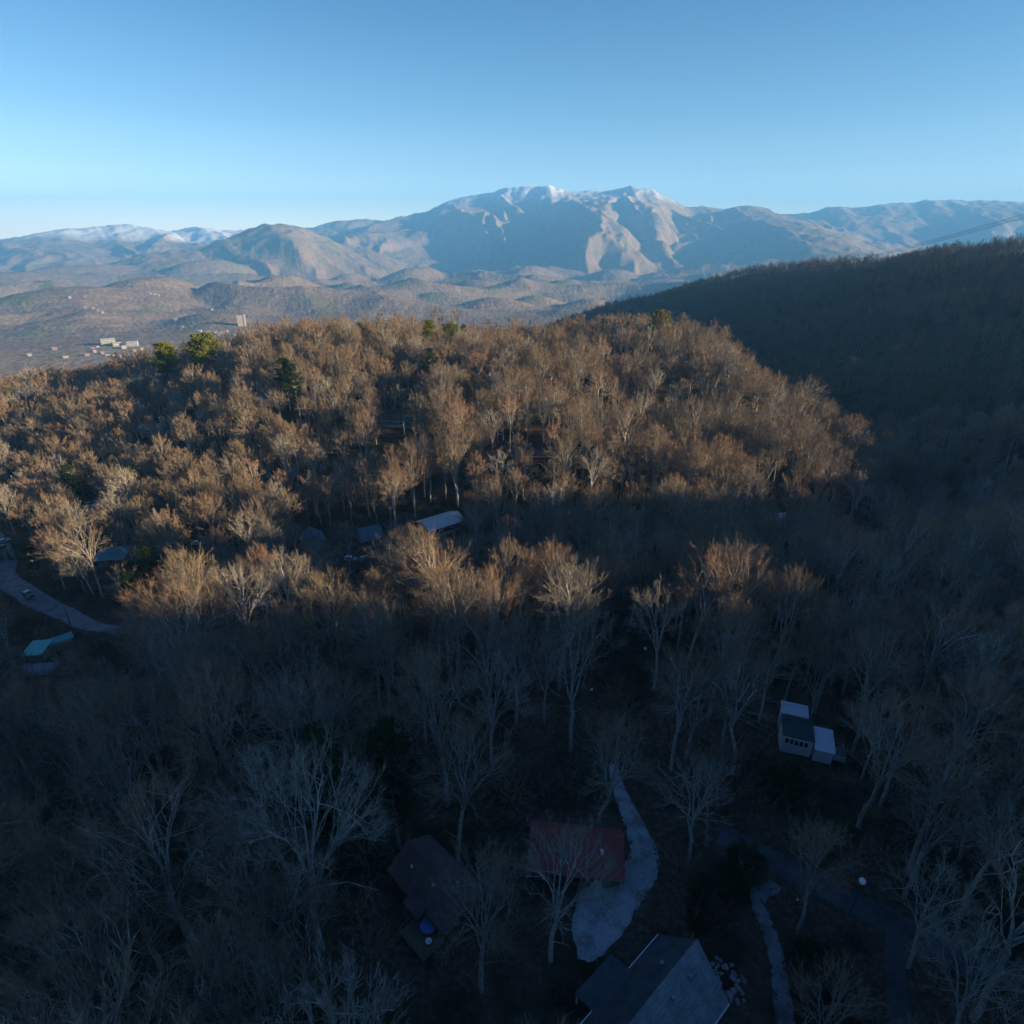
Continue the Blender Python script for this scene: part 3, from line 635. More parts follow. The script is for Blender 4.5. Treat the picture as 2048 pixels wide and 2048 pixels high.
M_ROCK = simple_mat('boulders', (.26, .24, .25), .45, 2.2, bump=.8); M_SOIL = simple_mat('soil', (.03, .024, .02), .3)
M_POLE = simple_mat('pole_wood', (.16, .13, .10), .2); M_WIRE = simple_mat('wire', (.03, .03, .035), .05)

def vents(parent, pts, wh):
    for x, y, z in pts: MB().box(x - .2, x + .2, y - .18, y + .18, z - .15, z + .22).build('roof_vent', M_RIDGE, parent)
FOOT = []     # (x, y, radius) of buildings kept free of trees
def window(parent, side, u, z, w, h, L, W, trim, muntin=True):
    T = .05
    def put(x0, x1, z0, z1, off, th):
        m = MB()
        if side in 'fb':
            sgn = -1 if side == 'f' else 1; y = sgn * W / 2; a, b = sorted((y + sgn * off, y + sgn * (off + th))); m.box(x0, x1, a, b, z0, z1)
        else:
            sgn = -1 if side == 'l' else 1; x = sgn * L / 2; a, b = sorted((x + sgn * off, x + sgn * (off + th))); m.box(a, b, x0, x1, z0, z1)
        return m
    fr = MB(); t = .11
    for q in ((u - w / 2 - t, u - w / 2, z - t, z + h + t), (u + w / 2, u + w / 2 + t, z - t, z + h + t), (u - w / 2, u + w / 2, z - t, z), (u - w / 2, u + w / 2, z + h, z + h + t)) + (((u - .025, u + .025, z, z + h),) if muntin else ()):
        m = put(*q, .0, .07); fr.add(m.V, m.F)
    f = fr.build('window', trim, parent)
    put(u - w / 2, u + w / 2, z, z + h, .003, .02).build('pane', M_GLASS, f)
def house(name, label, loc, rot, L, W, wh=2.7, rise=2.0, over=.5, wall=M_LOG, roof=M_SHD, trim=M_TRIM, wins=(), chimney=None, door=None, group=None, cat='house', ro=0.0, below=3.5, deck=None, ribs=0, roof_far=None):
    o = empty(name, loc, rot); tag(o, label, cat, group)
    w = MB(); w.box(-L / 2, L / 2, -W / 2, W / 2, -below, wh)
    yr = ro * W
    for sx in (-1, 1):
        x0, x1 = sorted((sx * L / 2, sx * (L / 2 - .15)))
        w.add([(x0, -W / 2, wh), (x0, W / 2, wh), (x0, yr, wh + rise), (x1, -W / 2, wh), (x1, W / 2, wh), (x1, yr, wh + rise)], [(0, 2, 1), (3, 4, 5), (0, 3, 5, 2), (1, 2, 5, 4)])
    w.build('wall', wall, o)
    r = MB(); th = .16; s1 = rise / (W / 2 + yr); s2 = rise / (W / 2 - yr); X = L / 2 + over
    top = wh + rise + th + .02
    r.slab([(-X, -W / 2 - over, top - s1 * (W / 2 + yr + over)), (X, -W / 2 - over, top - s1 * (W / 2 + yr + over)), (X, yr, top), (-X, yr, top)], th)
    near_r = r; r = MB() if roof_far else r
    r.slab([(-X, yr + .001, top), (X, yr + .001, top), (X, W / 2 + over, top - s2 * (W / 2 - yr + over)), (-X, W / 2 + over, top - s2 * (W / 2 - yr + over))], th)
    if ribs:
        for x in np.arange(-X + .2, X, ribs):
            for ya, yb, s in ((-W / 2 - over, yr, s1), (W / 2 + over, yr, s2)):
                za = top - s * abs(ya - yr)
                q = [(x, ya, za + .05), (x + .05, ya, za + .05), (x + .05, yb, top + .05), (x, yb, top + .05)]
                if ya > yb: q = q[::-1]
                r.slab(q, .06)
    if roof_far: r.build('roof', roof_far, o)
    rf = near_r.build('roof', roof, o)
    rc = MB(); rc.slab([(-X - .02, yr - .2, top + .03 - .2 * s1 + .02), (X + .02, yr - .2, top + .03 - .2 * s1 + .02), (X + .02, yr, top + .07), (-X - .02, yr, top + .07)], .05); rc.slab([(-X - .02, yr + .001, top + .07), (X + .02, yr + .001, top + .07), (X + .02, yr + .2, top + .05 - .2 * s2), (-X - .02, yr + .2, top + .05 - .2 * s2)], .05); rc.build('ridge_cap', roof, rf)
    for sy in (-1, 1):
        g = MB()
        s = s1 if sy < 0 else s2; d = (W / 2 + yr + over) if sy < 0 else (W / 2 - yr + over); zz = top - s * d - th
        a, b = sorted((sy * (W / 2 + over + .003), sy * (W / 2 + over + .12))); g.box(-X, X, a, b, zz - .02, zz + .13)
        g.build('gutter', trim, o)
    if chimney:
        cx, cy, cw, chh, cm = chimney; m = MB(); m.box(cx - cw / 2, cx + cw / 2, cy - cw / 2, cy + cw / 2, wh - .5, wh + rise + chh); m.box(cx - cw / 2 - .08, cx + cw / 2 + .08, cy - cw / 2 - .08, cy + cw / 2 + .08, wh + rise + chh + .001, wh + rise + chh + .15)
        m.build('chimney', cm, rf)
    for a in wins: window(o, *a, L, W, trim)
    if door:
        side, u = door; sg = -1 if side == 'f' else 1; m = MB(); a, b = sorted((sg * (W / 2 + .002), sg * (W / 2 + .06))); m.box(u - .48, u + .48, a, b, .02, 2.1); dd = m.build('door', M_DTRIM if trim is M_TRIM else M_TRIM, o)
        m = MB(); a, b = sorted((sg * (W / 2 + .061), sg * (W / 2 + .12))); m.box(u + .3, u + .38, a, b, .95, 1.08); m.build('handle', M_IRON, dd)
    if deck:
        side, x0, x1, dp = deck; sg = -1 if side == 'f' else 1; y0 = sg * (W / 2 + .01); y1 = sg * (W / 2 + dp); a, b = sorted((y0, y1))
        m = MB(); m.box(x0, x1, a, b, -.15, -.01)
        for x in np.linspace(x0 + .1, x1 - .1, max(2, int((x1 - x0) / 2.5) + 1)): m.box(x - .08, x + .08, y1 - .08 - sg * .1, y1 + .08 - sg * .1, -below, -.151)
        dk = m.build('deck', M_GREYWOOD if wall is not M_LOG else M_WOOD, o)
        m = MB(); yy = y1 - sg * .06
        m.box(x0, x1, yy - .04, yy + .04, .95, 1.02)
        for x in np.arange(x0 + .05, x1, .3): m.box(x - .02, x + .02, yy - .02, yy + .02, 0, .949)
        for x in (x0 + .04, x1 - .04):
            m.box(x - .03, x + .03, min(y0, yy) + .05, max(y0, yy) - .05, .95, 1.019)
        m.build('railing', trim, dk)
    FOOT.append((loc[0], loc[1], math.hypot(L, W) / 2 + 1.0)); return o
def at(px, py, up=4.0):
    p = ground_at(px, py, up); return p

LM = {}      # landmarks for naming the trees
c = (8.6, 53.0); p = (c[0], c[1], hz(*c) + .2); LM['the red metal roof'] = (1145, 1675, p)
house('cabin', 'low cabin with a red metal roof at the end of the gravel parking area', p, R(-7), 11.6, 6.6, 2.5, 1.5, .5, M_LOG, M_RED, M_DTRIM, [('f', -3, .9, 1.2, 1.1), ('f', 0, .9, 1.2, 1.1), ('r', 0, .9, 1.1, 1.1)], (3.4, -1.0, .3, .0, M_TRIM), ('f', 3), ro=.22, ribs=.55)
c = (-9.6, 48.4); p = (c[0], c[1], hz(*c) + .3); LM['the brown shingled roof'] = (870, 1760, p)
hp = house('cabin', 'long cabin under brown grey shingles, left of the red roofed cabin', p, R(-43.5), 10.6, 6.0, 2.6, 1.9, .5, M_LOG, M_SHP, M_DTRIM, [('f', -3, .9, 1.4, 1.2), ('f', 1, .9, 1.4, 1.2), ('r', 0, .9, 1.4, 1.2)], None, ('f', 3))
m = MB(); m.slab([(-1.0, -4.6, 2.55), (2.0, -4.6, 2.55), (2.0, -3.0, 3.05), (-1.0, -3.0, 3.05)], .14); m.build('porch_roof', M_SHP, hp)
m = MB(); m.cyl((-3, -1.5, 3.2), (-3, -1.5, 4.1), .12); m.build('vent_pipe', M_TRIM, hp)
# round tub and globe lamp on the deck below the brown roof
c = ground_at(852, 1862, .9); dk = empty('deck', (c[0], c[1], c[2]), R(-43)); tag(dk, 'small square wooden deck with rails, below the brown shingled cabin', 'deck')
m = MB(); m.box(-2.3, 2.3, -2.3, 2.3, .62, .78)
for x in (-2.1, 2.1):
    for y in (-2.1, 2.1): m.box(x - .08, x + .08, y - .08, y + .08, -2.5, .619)
m.build('floor', M_WOOD, dk); m = MB()
for sy in (-1, 1): m.box(-2.3, 2.3, sy * 2.24 - .05, sy * 2.24 + .05, 1.68, 1.75); m.box(sy * 2.24 - .05, sy * 2.24 + .05, -2.18, 2.18, 1.68, 1.75)
for t in np.linspace(-2.24, 2.24, 12):
    for sy in (-1, 1): m.box(t - .03, t + .03, sy * 2.24 - .03, sy * 2.24 + .03, .781, 1.679); m.box(sy * 2.24 - .03, sy * 2.24 + .03, t - .031, t + .031, .781, 1.678)
m.build('railing', M_WOOD, dk)
tb = empty('hot_tub', (c[0] + .3, c[1] + .3, c[2] + .79), 0); tag(tb, 'round blue covered hot tub standing on the wooden deck', 'hot tub')
m = MB(); m.cyl((0, 0, 0), (0, 0, .8), .95, 20); m.build('tub_shell', M_DTRIM, tb); m = MB(); m.cyl((0, 0, .803), (0, 0, .93), 1.05, 20, .98); m.build('cover', M_TUB, tb)
def globe_lamp(label, loc, h, r, arm=0, group='white globe lamps among the trees'):
    o = empty('globe_lamp', loc, 0); tag(o, label, 'lamp', group); m = MB(); m.cyl((0, 0, -.6), (0, 0, h), .06, 8, .04); m.build('pole', M_IRON, o)
    m = MB(); m.sphere((0, 0, h + r * .9), r, 16); g = m.build('globe', M_GLOBE, o, True); m = MB(); m.cyl((0, 0, h - .06), (0, 0, h + .04), r * .5, 10); m.build('collar', M_IRON, g)
c2 = (c[0] + .5, c[1] - 1.3, c[2] + .79)
st = empty('stool', c2, 0); tag(st, 'small round white stool beside the blue hot tub', 'stool'); m = MB(); m.cyl((0, 0, .42), (0, 0, .5), .38, 16); m.build('seat', M_GLOBE, st)
for k in range(3):
    a = k * 2.094; m = MB(); m.cyl((.3 * math.cos(a), .3 * math.sin(a), 0), (.2 * math.cos(a), .2 * math.sin(a), .419), .03, 6); m.build('leg', M_IRON, st)
c = (14.0, 33.1); p = (c[0], c[1], hz(*c) + .4); LM['the big grey shingled roof'] = (1330, 1980, p)
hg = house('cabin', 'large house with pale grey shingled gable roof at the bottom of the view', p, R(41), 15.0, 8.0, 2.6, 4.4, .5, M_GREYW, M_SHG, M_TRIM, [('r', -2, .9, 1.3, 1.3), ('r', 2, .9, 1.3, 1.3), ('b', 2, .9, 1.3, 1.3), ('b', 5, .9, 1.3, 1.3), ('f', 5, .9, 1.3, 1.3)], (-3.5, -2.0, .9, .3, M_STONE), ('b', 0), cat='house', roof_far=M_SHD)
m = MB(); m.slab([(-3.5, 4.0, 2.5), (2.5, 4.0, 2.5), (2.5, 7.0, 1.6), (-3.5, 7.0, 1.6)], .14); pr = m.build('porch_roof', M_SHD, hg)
for x in (-3.2, -.5, 2.3): m = MB(); m.box(x - .08, x + .08, 6.8, 6.96, -3, 1.5); m.build('porch_post', M_TRIM, hg)
vents(hg, [(2, -1.2, 6.05), (5, -1.2, 6.05), (4, 1.6, 5.6)], 0)
vents(hp, [(3, 1.0, 4.1), (1, -1.2, 3.95)], 0)
# pale house on the right
p = at(1592, 1470, 2.6); LM['the white cabin'] = (1600, 1460, p)
o = empty('white_cabin', (p[0], p[1], p[2] + 1.1), R(-20)); tag(o, 'small white walled cabin with a row of five windows on the right hillside', 'house'); L, W = 4.6, 4.4
m = MB(); m.box(-L / 2, L / 2, -W / 2, W / 2, -3, 2.7); m.build('wall', M_WHITEW, o)
m = MB(); m.slab([(-L / 2 - .2, -W / 2 - .15, 2.95), (L / 2 + .2, -W / 2 - .15, 2.95), (L / 2 + .2, W / 2 + .2, 3.25), (-L / 2 - .2, W / 2 + .2, 3.25)], .2); m.build('roof', M_SHD, o)
for k in range(5): window(o, 'f', -1.6 + k * .74, 1.15, .56, 1.05, L, W, M_TRIM, False)
m = MB(); m.box(L / 2 + .35, L / 2 + 3.1, -W / 2 - .7, W / 2 - .6, -3, 2.1); m.build('wing', M_WHITEW, o)
m = MB(); m.slab([(L / 2 + .2, -W / 2 - 1.0, 2.15), (L / 2 + 3.35, -W / 2 - 1.0, 2.15), (L / 2 + 3.35, W / 2 - .4, 2.75), (L / 2 + .2, W / 2 - .4, 2.75)], .12); m.build('wing_roof', M_LAV, o)
m = MB(); m.slab([(-L / 2 - .1, W / 2 + 1.3, 2.6), (L / 2 - .2, W / 2 + 1.3, 2.6), (L / 2 - .2, W / 2 + 4.0, 3.1), (-L / 2 - .1, W / 2 + 4.0, 3.1)], .12); m.build('back_roof', M_LAV, o)
m = MB(); m.box(-L / 2 + .1, L / 2 - .4, W / 2 + 1.5, W / 2 + 3.8, -3, 2.45); m.build('back_room', M_WHITEW, o)
m = MB(); m.box(L / 2 + 3.4, L / 2 + 5.2, -W / 2, W / 2 - 1, -.1, 0); [m.box(L / 2 + x - .06, L / 2 + x + .06, y - .06, y + .06, -3, -.101) for x in (3.5, 5.1) for y in (-W / 2 + .1, W / 2 - 1.1)]; dk = m.build('deck', M_GREYWOOD, o)
m = MB(); m.box(L / 2 + 3.4, L / 2 + 5.2, -W / 2, -W / 2 + .06, .9, .97); m.box(L / 2 + 5.14, L / 2 + 5.2, -W / 2 + .061, W / 2 - 1, .9, .97); [m.box(L / 2 + x, L / 2 + x + .05, -W / 2, -W / 2 + .05, 0, .899) for x in np.arange(3.4, 5.2, .22)]; m.build('railing', M_TRIM, dk)
FOOT.append((p[0], p[1], 6))
W2 = [('f', -2.5, .9, 1.2, 1.2), ('f', 2.5, .9, 1.2, 1.2), ('r', 0, .9, 1.2, 1.2), ('l', 0, .9, 1.2, 1.2)]
def hs(key, label, px, py, up, rot, L, W, **kw):
    p = at(px, py, up); kw.setdefault('wins', [w for w in W2 if abs(w[1]) < L / 2 - 1]); LM[key] = (px, py, p) if key else None
    return house(kw.pop('name', 'cabin'), label, (p[0], p[1], p[2] + .3), R(rot), L, W, **kw)
hs('the pale blue metal roof', 'house with a wide pale blue metal roof in the shaded hollow', 880, 1033, 5.0, 38, 14.5, 9.0, roof=M_METAL, wall=M_LOG, rise=1.5, over=.9, door=('f', 1), deck=('f', -6, 6, 2.4), ribs=.9)
hs('the small slate roof', 'small house with slate grey gable roof and tan chimney, left of the parked cars', 623, 1068, 4.5, -62, 8, 7.2, roof=M_SHB, wall=M_BLUEW, rise=2.6, chimney=(3.2, -4.0, .9, -.5, M_TANW), door=('f', 0))
hd = hs('the dark porch cabin', 'dark cabin with steep roof and wooden porch frames above the parked cars', 738, 1062, 4.5, 30, 8, 8, roof=M_SHB, wall=M_LOG, rise=3.2, door=('f', 0), deck=('f', -3.5, 3.5, 2.2), trim=M_PINEW)
hs('the teal roof on the left', 'house with a teal metal roof under the sunlit treetops at left', 230, 1100, 4.2, 8, 9, 9, roof=M_TEAL, wall=M_GREYW, rise=1.6, door=('f', 0), deck=('f', -3, 3, 2))
p = at(74, 1296, 3.2); LM['the green roofed shelter'] = (85, 1296, p)
def shelter(label, p, rot, L, W, h, roof, z2):
    o = empty('shelter', (p[0], p[1], p[2]), R(rot)); tag(o, label, 'shelter')
    m = MB(); m.slab([(-L / 2, -W / 2, h), (L / 2, -W / 2, h), (L / 2, W / 2, h + z2), (-L / 2, W / 2, h + z2)], .14); r = m.build('roof', roof, o)
    for k, (x, y) in enumerate(((-1, -1), (1, -1), (1, 1), (-1, 1))):
        m = MB(); x *= L / 2 - .3; y *= W / 2 - .3; m.box(x - .08, x + .08, y - .08, y + .08, -1.5, h - .12 + (z2 if y > 0 else 0) * .9); m.build('post', M_WOOD, o)
    m = MB(); m.box(-L / 2 + .6, L / 2 - .6, -W / 2 + .6, W / 2 - .6, -1.5, h * .6); m.build('room', M_TANW, o); FOOT.append((p[0], p[1], max(L, W) * .6)); return o
shelter('small building with bright green roof beside the valley road', p, 8, 4.6, 5.4, 3.0, M_GREEN, .5)
p2 = at(119, 1278, 3.0); shelter('narrow green roofed building, right of the bright green roof', p2, 42, 5.5, 2.6, 2.8, M_TEAL, .4)
p3 = ground_at(72, 1338, .8); o = empty('deck', p3, R(5)); tag(o, 'grey deck platform below the bright green roof', 'deck'); m = MB(); m.box(-4.2, 4.2, -2.2, 2.2, .7, .82); m.build('floor', M_GREYWOOD, o)
[MB().box(x - .08, x + .08, y - .08, y + .08, -2, .699).build('support', M_WOOD, o) for x in (-4, 0, 4) for y in (-2, 2)]; m = MB(); m.box(-4.2, 4.2, -2.2, -2.12, 1.7, 1.78); [m.box(x, x + .06, -2.2, -2.14, .821, 1.699) for x in np.arange(-4.2, 4.2, .5)]; m.build('railing', M_GREYWOOD, o); FOOT.append((p3[0], p3[1], 5))
hs('the grey roof far left', 'grey roofed house behind the bare forked tree at left', 190, 1004, 4.5, 12, 12, 8, roof=M_SHG, wall=M_GREYW, rise=2.2)
hs('the pointed blue gable', 'small pointed gable house in a shaded gap of the lit woods', 527, 782, 5.5, 90, 9, 8, roof=M_SHB, wall=M_BLUEW, rise=4.0)
hs('the long white railing', 'long house with a white porch railing in the dark gap', 796, 838, 3.0, -8, 17, 8, roof=M_SHD, wall=M_GREYW, rise=2.0, deck=('f', -8.5, 8.5, 2.5))
hs('the grey house in the lit woods', 'grey house with tall windows half hidden in the sunlit woods', 303, 851, 4.0, 5, 12, 8, roof=M_SHG, wall=M_GREYW, rise=2, wins=[('f', x, .8, 1.0, 1.6) for x in (-4.5, -3, -1.5, 0, 1.5, 3, 4.5)])
hs('the lavender roof', 'pale lavender metal roof showing behind a pale bare tree at right', 1556, 1026, 4.5, 10, 6, 5, roof=M_LAV, wall=M_WHITEW, rise=1.2)
hs('the rust red roof', 'long low rust red roof in the shade near the centre', 1075, 903, 4.0, -3, 18, 7, roof=M_SHR, wall=M_LOG, rise=1.4)
# rock garden beside the grey house
g0 = ground_at(1450, 1965); o = empty('rock_garden', g0, 0); tag(o, 'ring of pale boulders round a dark pit beside the grey roofed house', 'rock garden'); rng = np.random.default_rng(5); mm = MB()
for k in range(85):
    m = MB()
    a = rng.uniform(0, 6.28); r = rng.uniform(.7, 2.3); x, y = r * math.cos(a) * .95, r * math.sin(a) * 1.15; s = rng.uniform(.12, .34)
    n0 = len(m.V); m.sphere((x, y, hz(g0[0] + x, g0[1] + y) - g0[2] + s * .3), s, 7, rng.uniform(.5, .9))
    for i in range(n0, len(m.V)): v = m.V[i]; m.V[i] = tuple(v[q] + rng.normal() * s * .12 for q in range(3))
    m.build('boulder', M_ROCK, o)
mm.cyl((0, 0, -.5), (0, 0, .10), .8, 14, .7); mm.build('pit', M_SOIL, o); FOOT.append((g0[0], g0[1], 3.4))

# ------------------------------------------------------------------ cars
M_GLASSC = M_GLASS; M_TYRE = simple_mat('tyre', (.02, .02, .02), .1); M_RIM = simple_mat('rim', (.4, .4, .42), .05, metal=.5); M_LIGHT = simple_mat('lamp_lens', (.7, .7, .68), .03); M_TAIL = simple_mat('tail_lens', (.35, .02, .02), .03)
def paint(name, c):
    m, n, b = nodes_of(name); b.inputs['Base Color'].default_value = (*c, 1); b.inputs['Roughness'].default_value = .25; b.inputs['Specular IOR Level'].default_value = .5; b.inputs['Coat Weight'].default_value = .5; return m
P_WHITE = paint('white_paint', (.75, .75, .76)); P_DARK = paint('dark_paint', (.03, .035, .05)); P_SILVER = paint('silver_paint', (.45, .47, .5))
def car(label, px, py, rot, mat, suv=False, world=None):
    p = world or ground_at(px, py); o = empty('parked_car', (p[0], p[1], p[2] + .15), R(rot)); tag(o, label, 'car', 'cars parked near the cabins')
    prof = [(-2.3, .35), (-2.32, .75), (-2.2, .98), (-1.75, 1.02), (-1.35, 1.52), (-.6, 1.62), (.35, 1.6), (1.05, 1.08), (1.9, .95), (2.25, .75), (2.3, .35)] if not suv else \
           [(-2.35, .4), (-2.38, .95), (-2.3, 1.15), (-2.1, 1.7), (-1.3, 1.8), (.3, 1.78), (.95, 1.2), (1.9, 1.08), (2.25, .85), (2.3, .4)]
    V = []; n = len(prof); hw = .92
    for sy, k in ((-1, 1), (-1, 0), (1, 0), (1, 1)):
        for x, z in prof:
            ins = max(0, z - 1.0) * .28 if k == 1 else 0
            V.append((x, sy * (hw - ins) if k == 1 else sy * (hw - ins) , z))
    V = []
    for sy in (-1, 1):
        for x, z in prof: V.append((x, sy * (hw - max(0, z - 1.0) * .28), z))
    F = [tuple(range(n))] + [tuple(range(2 * n - 1, n - 1, -1))] + [(i, n + i, n + (i + 1) % n, (i + 1) % n) for i in range(n)]
    b = mesh_obj('body', V, F, mat, o); md = b.modifiers.new('round', 'BEVEL'); md.width = .07; md.segments = 2; md.limit_method = 'ANGLE'
    # glass: side panels, windscreen, rear screen
    g = MB(); ru = [(x, z) for x, z in prof if z > 1.3]; x0, x1 = ru[0][0] + .15, ru[-1][0] - .05; zt = ru[0][1] - .07
    for sy in (-1, 1):
        q = []
        for x, z in ((x0 - .15, 1.06), (x1 + .38, 1.1), (x1, zt), (x0, zt)): q.append((x, sy * (hw - max(0, z - 1) * .28 + .012), z))
        g.add(q, [(0, 1, 2, 3) if sy < 0 else (3, 2, 1, 0)])
    g.build('side_window', M_GLASSC, o)
    for nm, a, c_ in (('windscreen', ru[-1], prof[prof.index(ru[-1]) + 1]), ('rear_screen', ru[0], prof[prof.index(ru[0]) - 1])):
        g = MB(); d = np.array([a[0] - c_[0], a[1] - c_[1]]); nn = np.array([-d[1], d[0]]); nn = nn / np.linalg.norm(nn) * .015; nn = nn if nn[1] > 0 else -nn
        P1 = np.array(c_) + d * .12 + nn; P2 = np.array(c_) + d * .9 + nn; w1 = hw - max(0, P1[1] - 1) * .28 - .1; w2 = hw - max(0, P2[1] - 1) * .28 - .1
        g.add([(P1[0], -w1, P1[1]), (P1[0], w1, P1[1]), (P2[0], w2, P2[1]), (P2[0], -w2, P2[1])], [(0, 1, 2, 3)]); g.build(nm, M_GLASSC, o)
    for x in (-1.45, 1.42):
        for sy in (-1, 1):
            m = MB(); m.cyl((x, sy * .72, .33), (x, sy * .95, .33), .34, 16); w = m.build('wheel', M_TYRE, o); m = MB(); m.cyl((x, sy * .951, .33), (x, sy * .965, .33), .2, 12); m.build('rim', M_RIM, w)
    for sy in (-1, 1):
        m = MB(); m.box(2.26, 2.33, sy * .68 - .16, sy * .68 + .16, .62, .76); m.build('headlight', M_LIGHT, o); m = MB(); m.box(-2.39, -2.31, sy * .72 - .12, sy * .72 + .12, .72, .92); m.build('tail_light', M_TAIL, o)
    FOOT.append((p[0], p[1], 2.6)); return o
car('white estate car with dark windows parked below the dark porch cabin', 703, 1123, -12, P_WHITE, True)
car('white saloon parked close to the right of the white estate car', 728, 1121, 60, P_SILVER)
car('small white car parked among bare trees below the lit ridge at left', 397, 1091, 20, P_WHITE)
car('pale car on the valley road bend at the left edge', 9, 1086, 60, P_SILVER)
car('dark car on the valley road bend, nearest the left edge', -1, 1102, 55, P_DARK, True)
car('dark car parked beside the valley road above the green roofs', 58, 1193, -32, P_DARK)
car('white car on the road behind the wide pinkish treetop', 520, 1211, 8, P_WHITE)
LM['the parked white cars'] = (710, 1123, ground_at(710, 1123)); LM['the valley road bend'] = (100, 1215, ground_at(100, 1215))
p = ground_at(705, 1092); o = empty('bench', (p[0], p[1], p[2]), R(5)); tag(o, 'pale wooden bench beside the dark porch cabin', 'bench')
m = MB(); m.box(-1.2, 1.2, -.3, .2, .45, .55); m.build('seat', M_PINEW, o); m = MB(); m.box(-1.2, 1.2, .201, .27, .5, 1.0); m.build('backrest', M_PINEW, o)
for x in (-1, 1): m = MB(); m.box(x - .06, x + .06, -.25, .15, -.3, .449); m.build('leg', M_PINEW, o)
p = ground_at(957, 1100); o = empty('timber_rail', p, R(-15)); tag(o, 'short white rail on posts below the pale blue metal roof', 'rail'); m = MB(); m.box(-2.2, 2.2, -.1, .1, .7, .95); m.build('rail', M_TRIM, o); 
for x in (-1.8, 1.8): m = MB(); m.box(x - .08, x + .08, -.08, .08, -.5, .699); m.build('post', M_TRIM, o)
# poles and lamps
def lamp_at(px, py, h, r, label): p = ground_at(px, py, h); globe_lamp(label, p, h, r); return p
p = lamp_at(1722, 1770, 5.5, .40, 'white globe lamp on a tall thin pole over the dark asphalt road'); LM['the globe lamp over the road'] = (1722, 1770, p); FOOT.append((p[0], p[1], 1.5))
lamp_at(1290, 1300, 4, .30, 'white globe lamp among the dark trunks, upper left of a pair')
lamp_at(1342, 1320, 4, .26, 'white globe lamp among the dark trunks, lower right of a pair')
lamp_at(1183, 1382, 3.5, .24, 'small greenish white globe lamp in the dark woods near the centre')
lamp_at(1594, 1802, 1.0, .14, 'tiny white globe lamp near the top of the concrete path')
lamp_at(1843, 1470, 3, .2, 'white globe lamp alone in the dark woods right of the white cabin')
def pole(label, px, py, h, cross=True, up=None, group='wooden utility poles'):
    p = ground_at(px, py, h if up is None else up); o = empty('utility_pole', p, R(12)); tag(o, label, 'utility pole', group); m = MB(); m.cyl((0, 0, -1), (0, 0, h), .16, 8, .11); m.build('pole', M_POLE, o)
    if cross:
        m = MB(); m.box(-1.3, 1.3, -.23, -.11, h - .9, h - .76); cr = m.build('crossarm', M_POLE, o)
        for x in (-1.2, -.5, .5, 1.2): m = MB(); m.cyl((x, -.17, h - .759), (x, -.17, h - .55), .05, 6); m.build('insulator', M_TRIM, cr)
    FOOT.append((p[0], p[1], 1.2)); return (p[0], p[1], p[2] + h)
q0 = pole('utility pole with crossarm among the bare trees right of centre', 1255, 1178, 11); LM['the central utility pole'] = (1255, 1230, q0)
q1 = pole('utility pole with crossarm in the dark gully below the right hill', 1812, 770, 12); LM['the utility pole in the gully'] = (1812, 790, q1)
q2 = pole('plain pale post beside the valley road bend', 128, 1214, 6, False)
# the power line that crosses the hollow from the right edge to the hill crest
def tower(label, p, h, sc=1.0):
    o = empty('power_pylon', p, R(30)); tag(o, label, 'pylon', 'poles of the power line')
    for x in (-1.6, 1.6): MB().cyl((x, 0, -2), (x, 0, h), .22, 7, .16).build('leg', M_POLE, o)
    m = MB(); m.box(-5, 5, -.15, .15, h - 2, h - 1.6); m.build('crossarm', M_POLE, o); return o
pe = far_pt(1480, 572, 1250); ze = hz(pe[0], pe[1]); tower('far wooden pylon on the skyline of the right hand hill', (pe[0], pe[1], ze), 24)
ps = far_pt(2230, 372, 620); zs = hz(ps[0], ps[1]); tower('near wooden pylon on the right hand hill', (ps[0], ps[1], zs), max(20, ps[2] - zs))
for k, off in enumerate((-5, -2, 2, 5)):
    a = np.array([ps[0] + off * .8, ps[1] - off * .6, zs + max(20, ps[2] - zs) - 1.4]); b = np.array([pe[0] + off * .8, pe[1] - off * .6, ze + 22.6]); t = np.linspace(0, 1, 60)[:, None]
    P = a + (b - a) * t; P[:, 2] -= 22 * 4 * (t * (1 - t))[:, 0] * .6; g = Geo(); g.tube(P, np.full(60, .10), 4); V, F = g.arrays(); w = mesh_obj('power_wire', V, F, M_WIRE)
    tag(w, ['lowest of the four power wires sagging over the right hill', 'second lowest of the four sagging power wires', 'second highest of the four sagging power wires', 'highest of the four power wires sagging over the right hill'][k], 'power wire', 'power wires over the right hand hill')
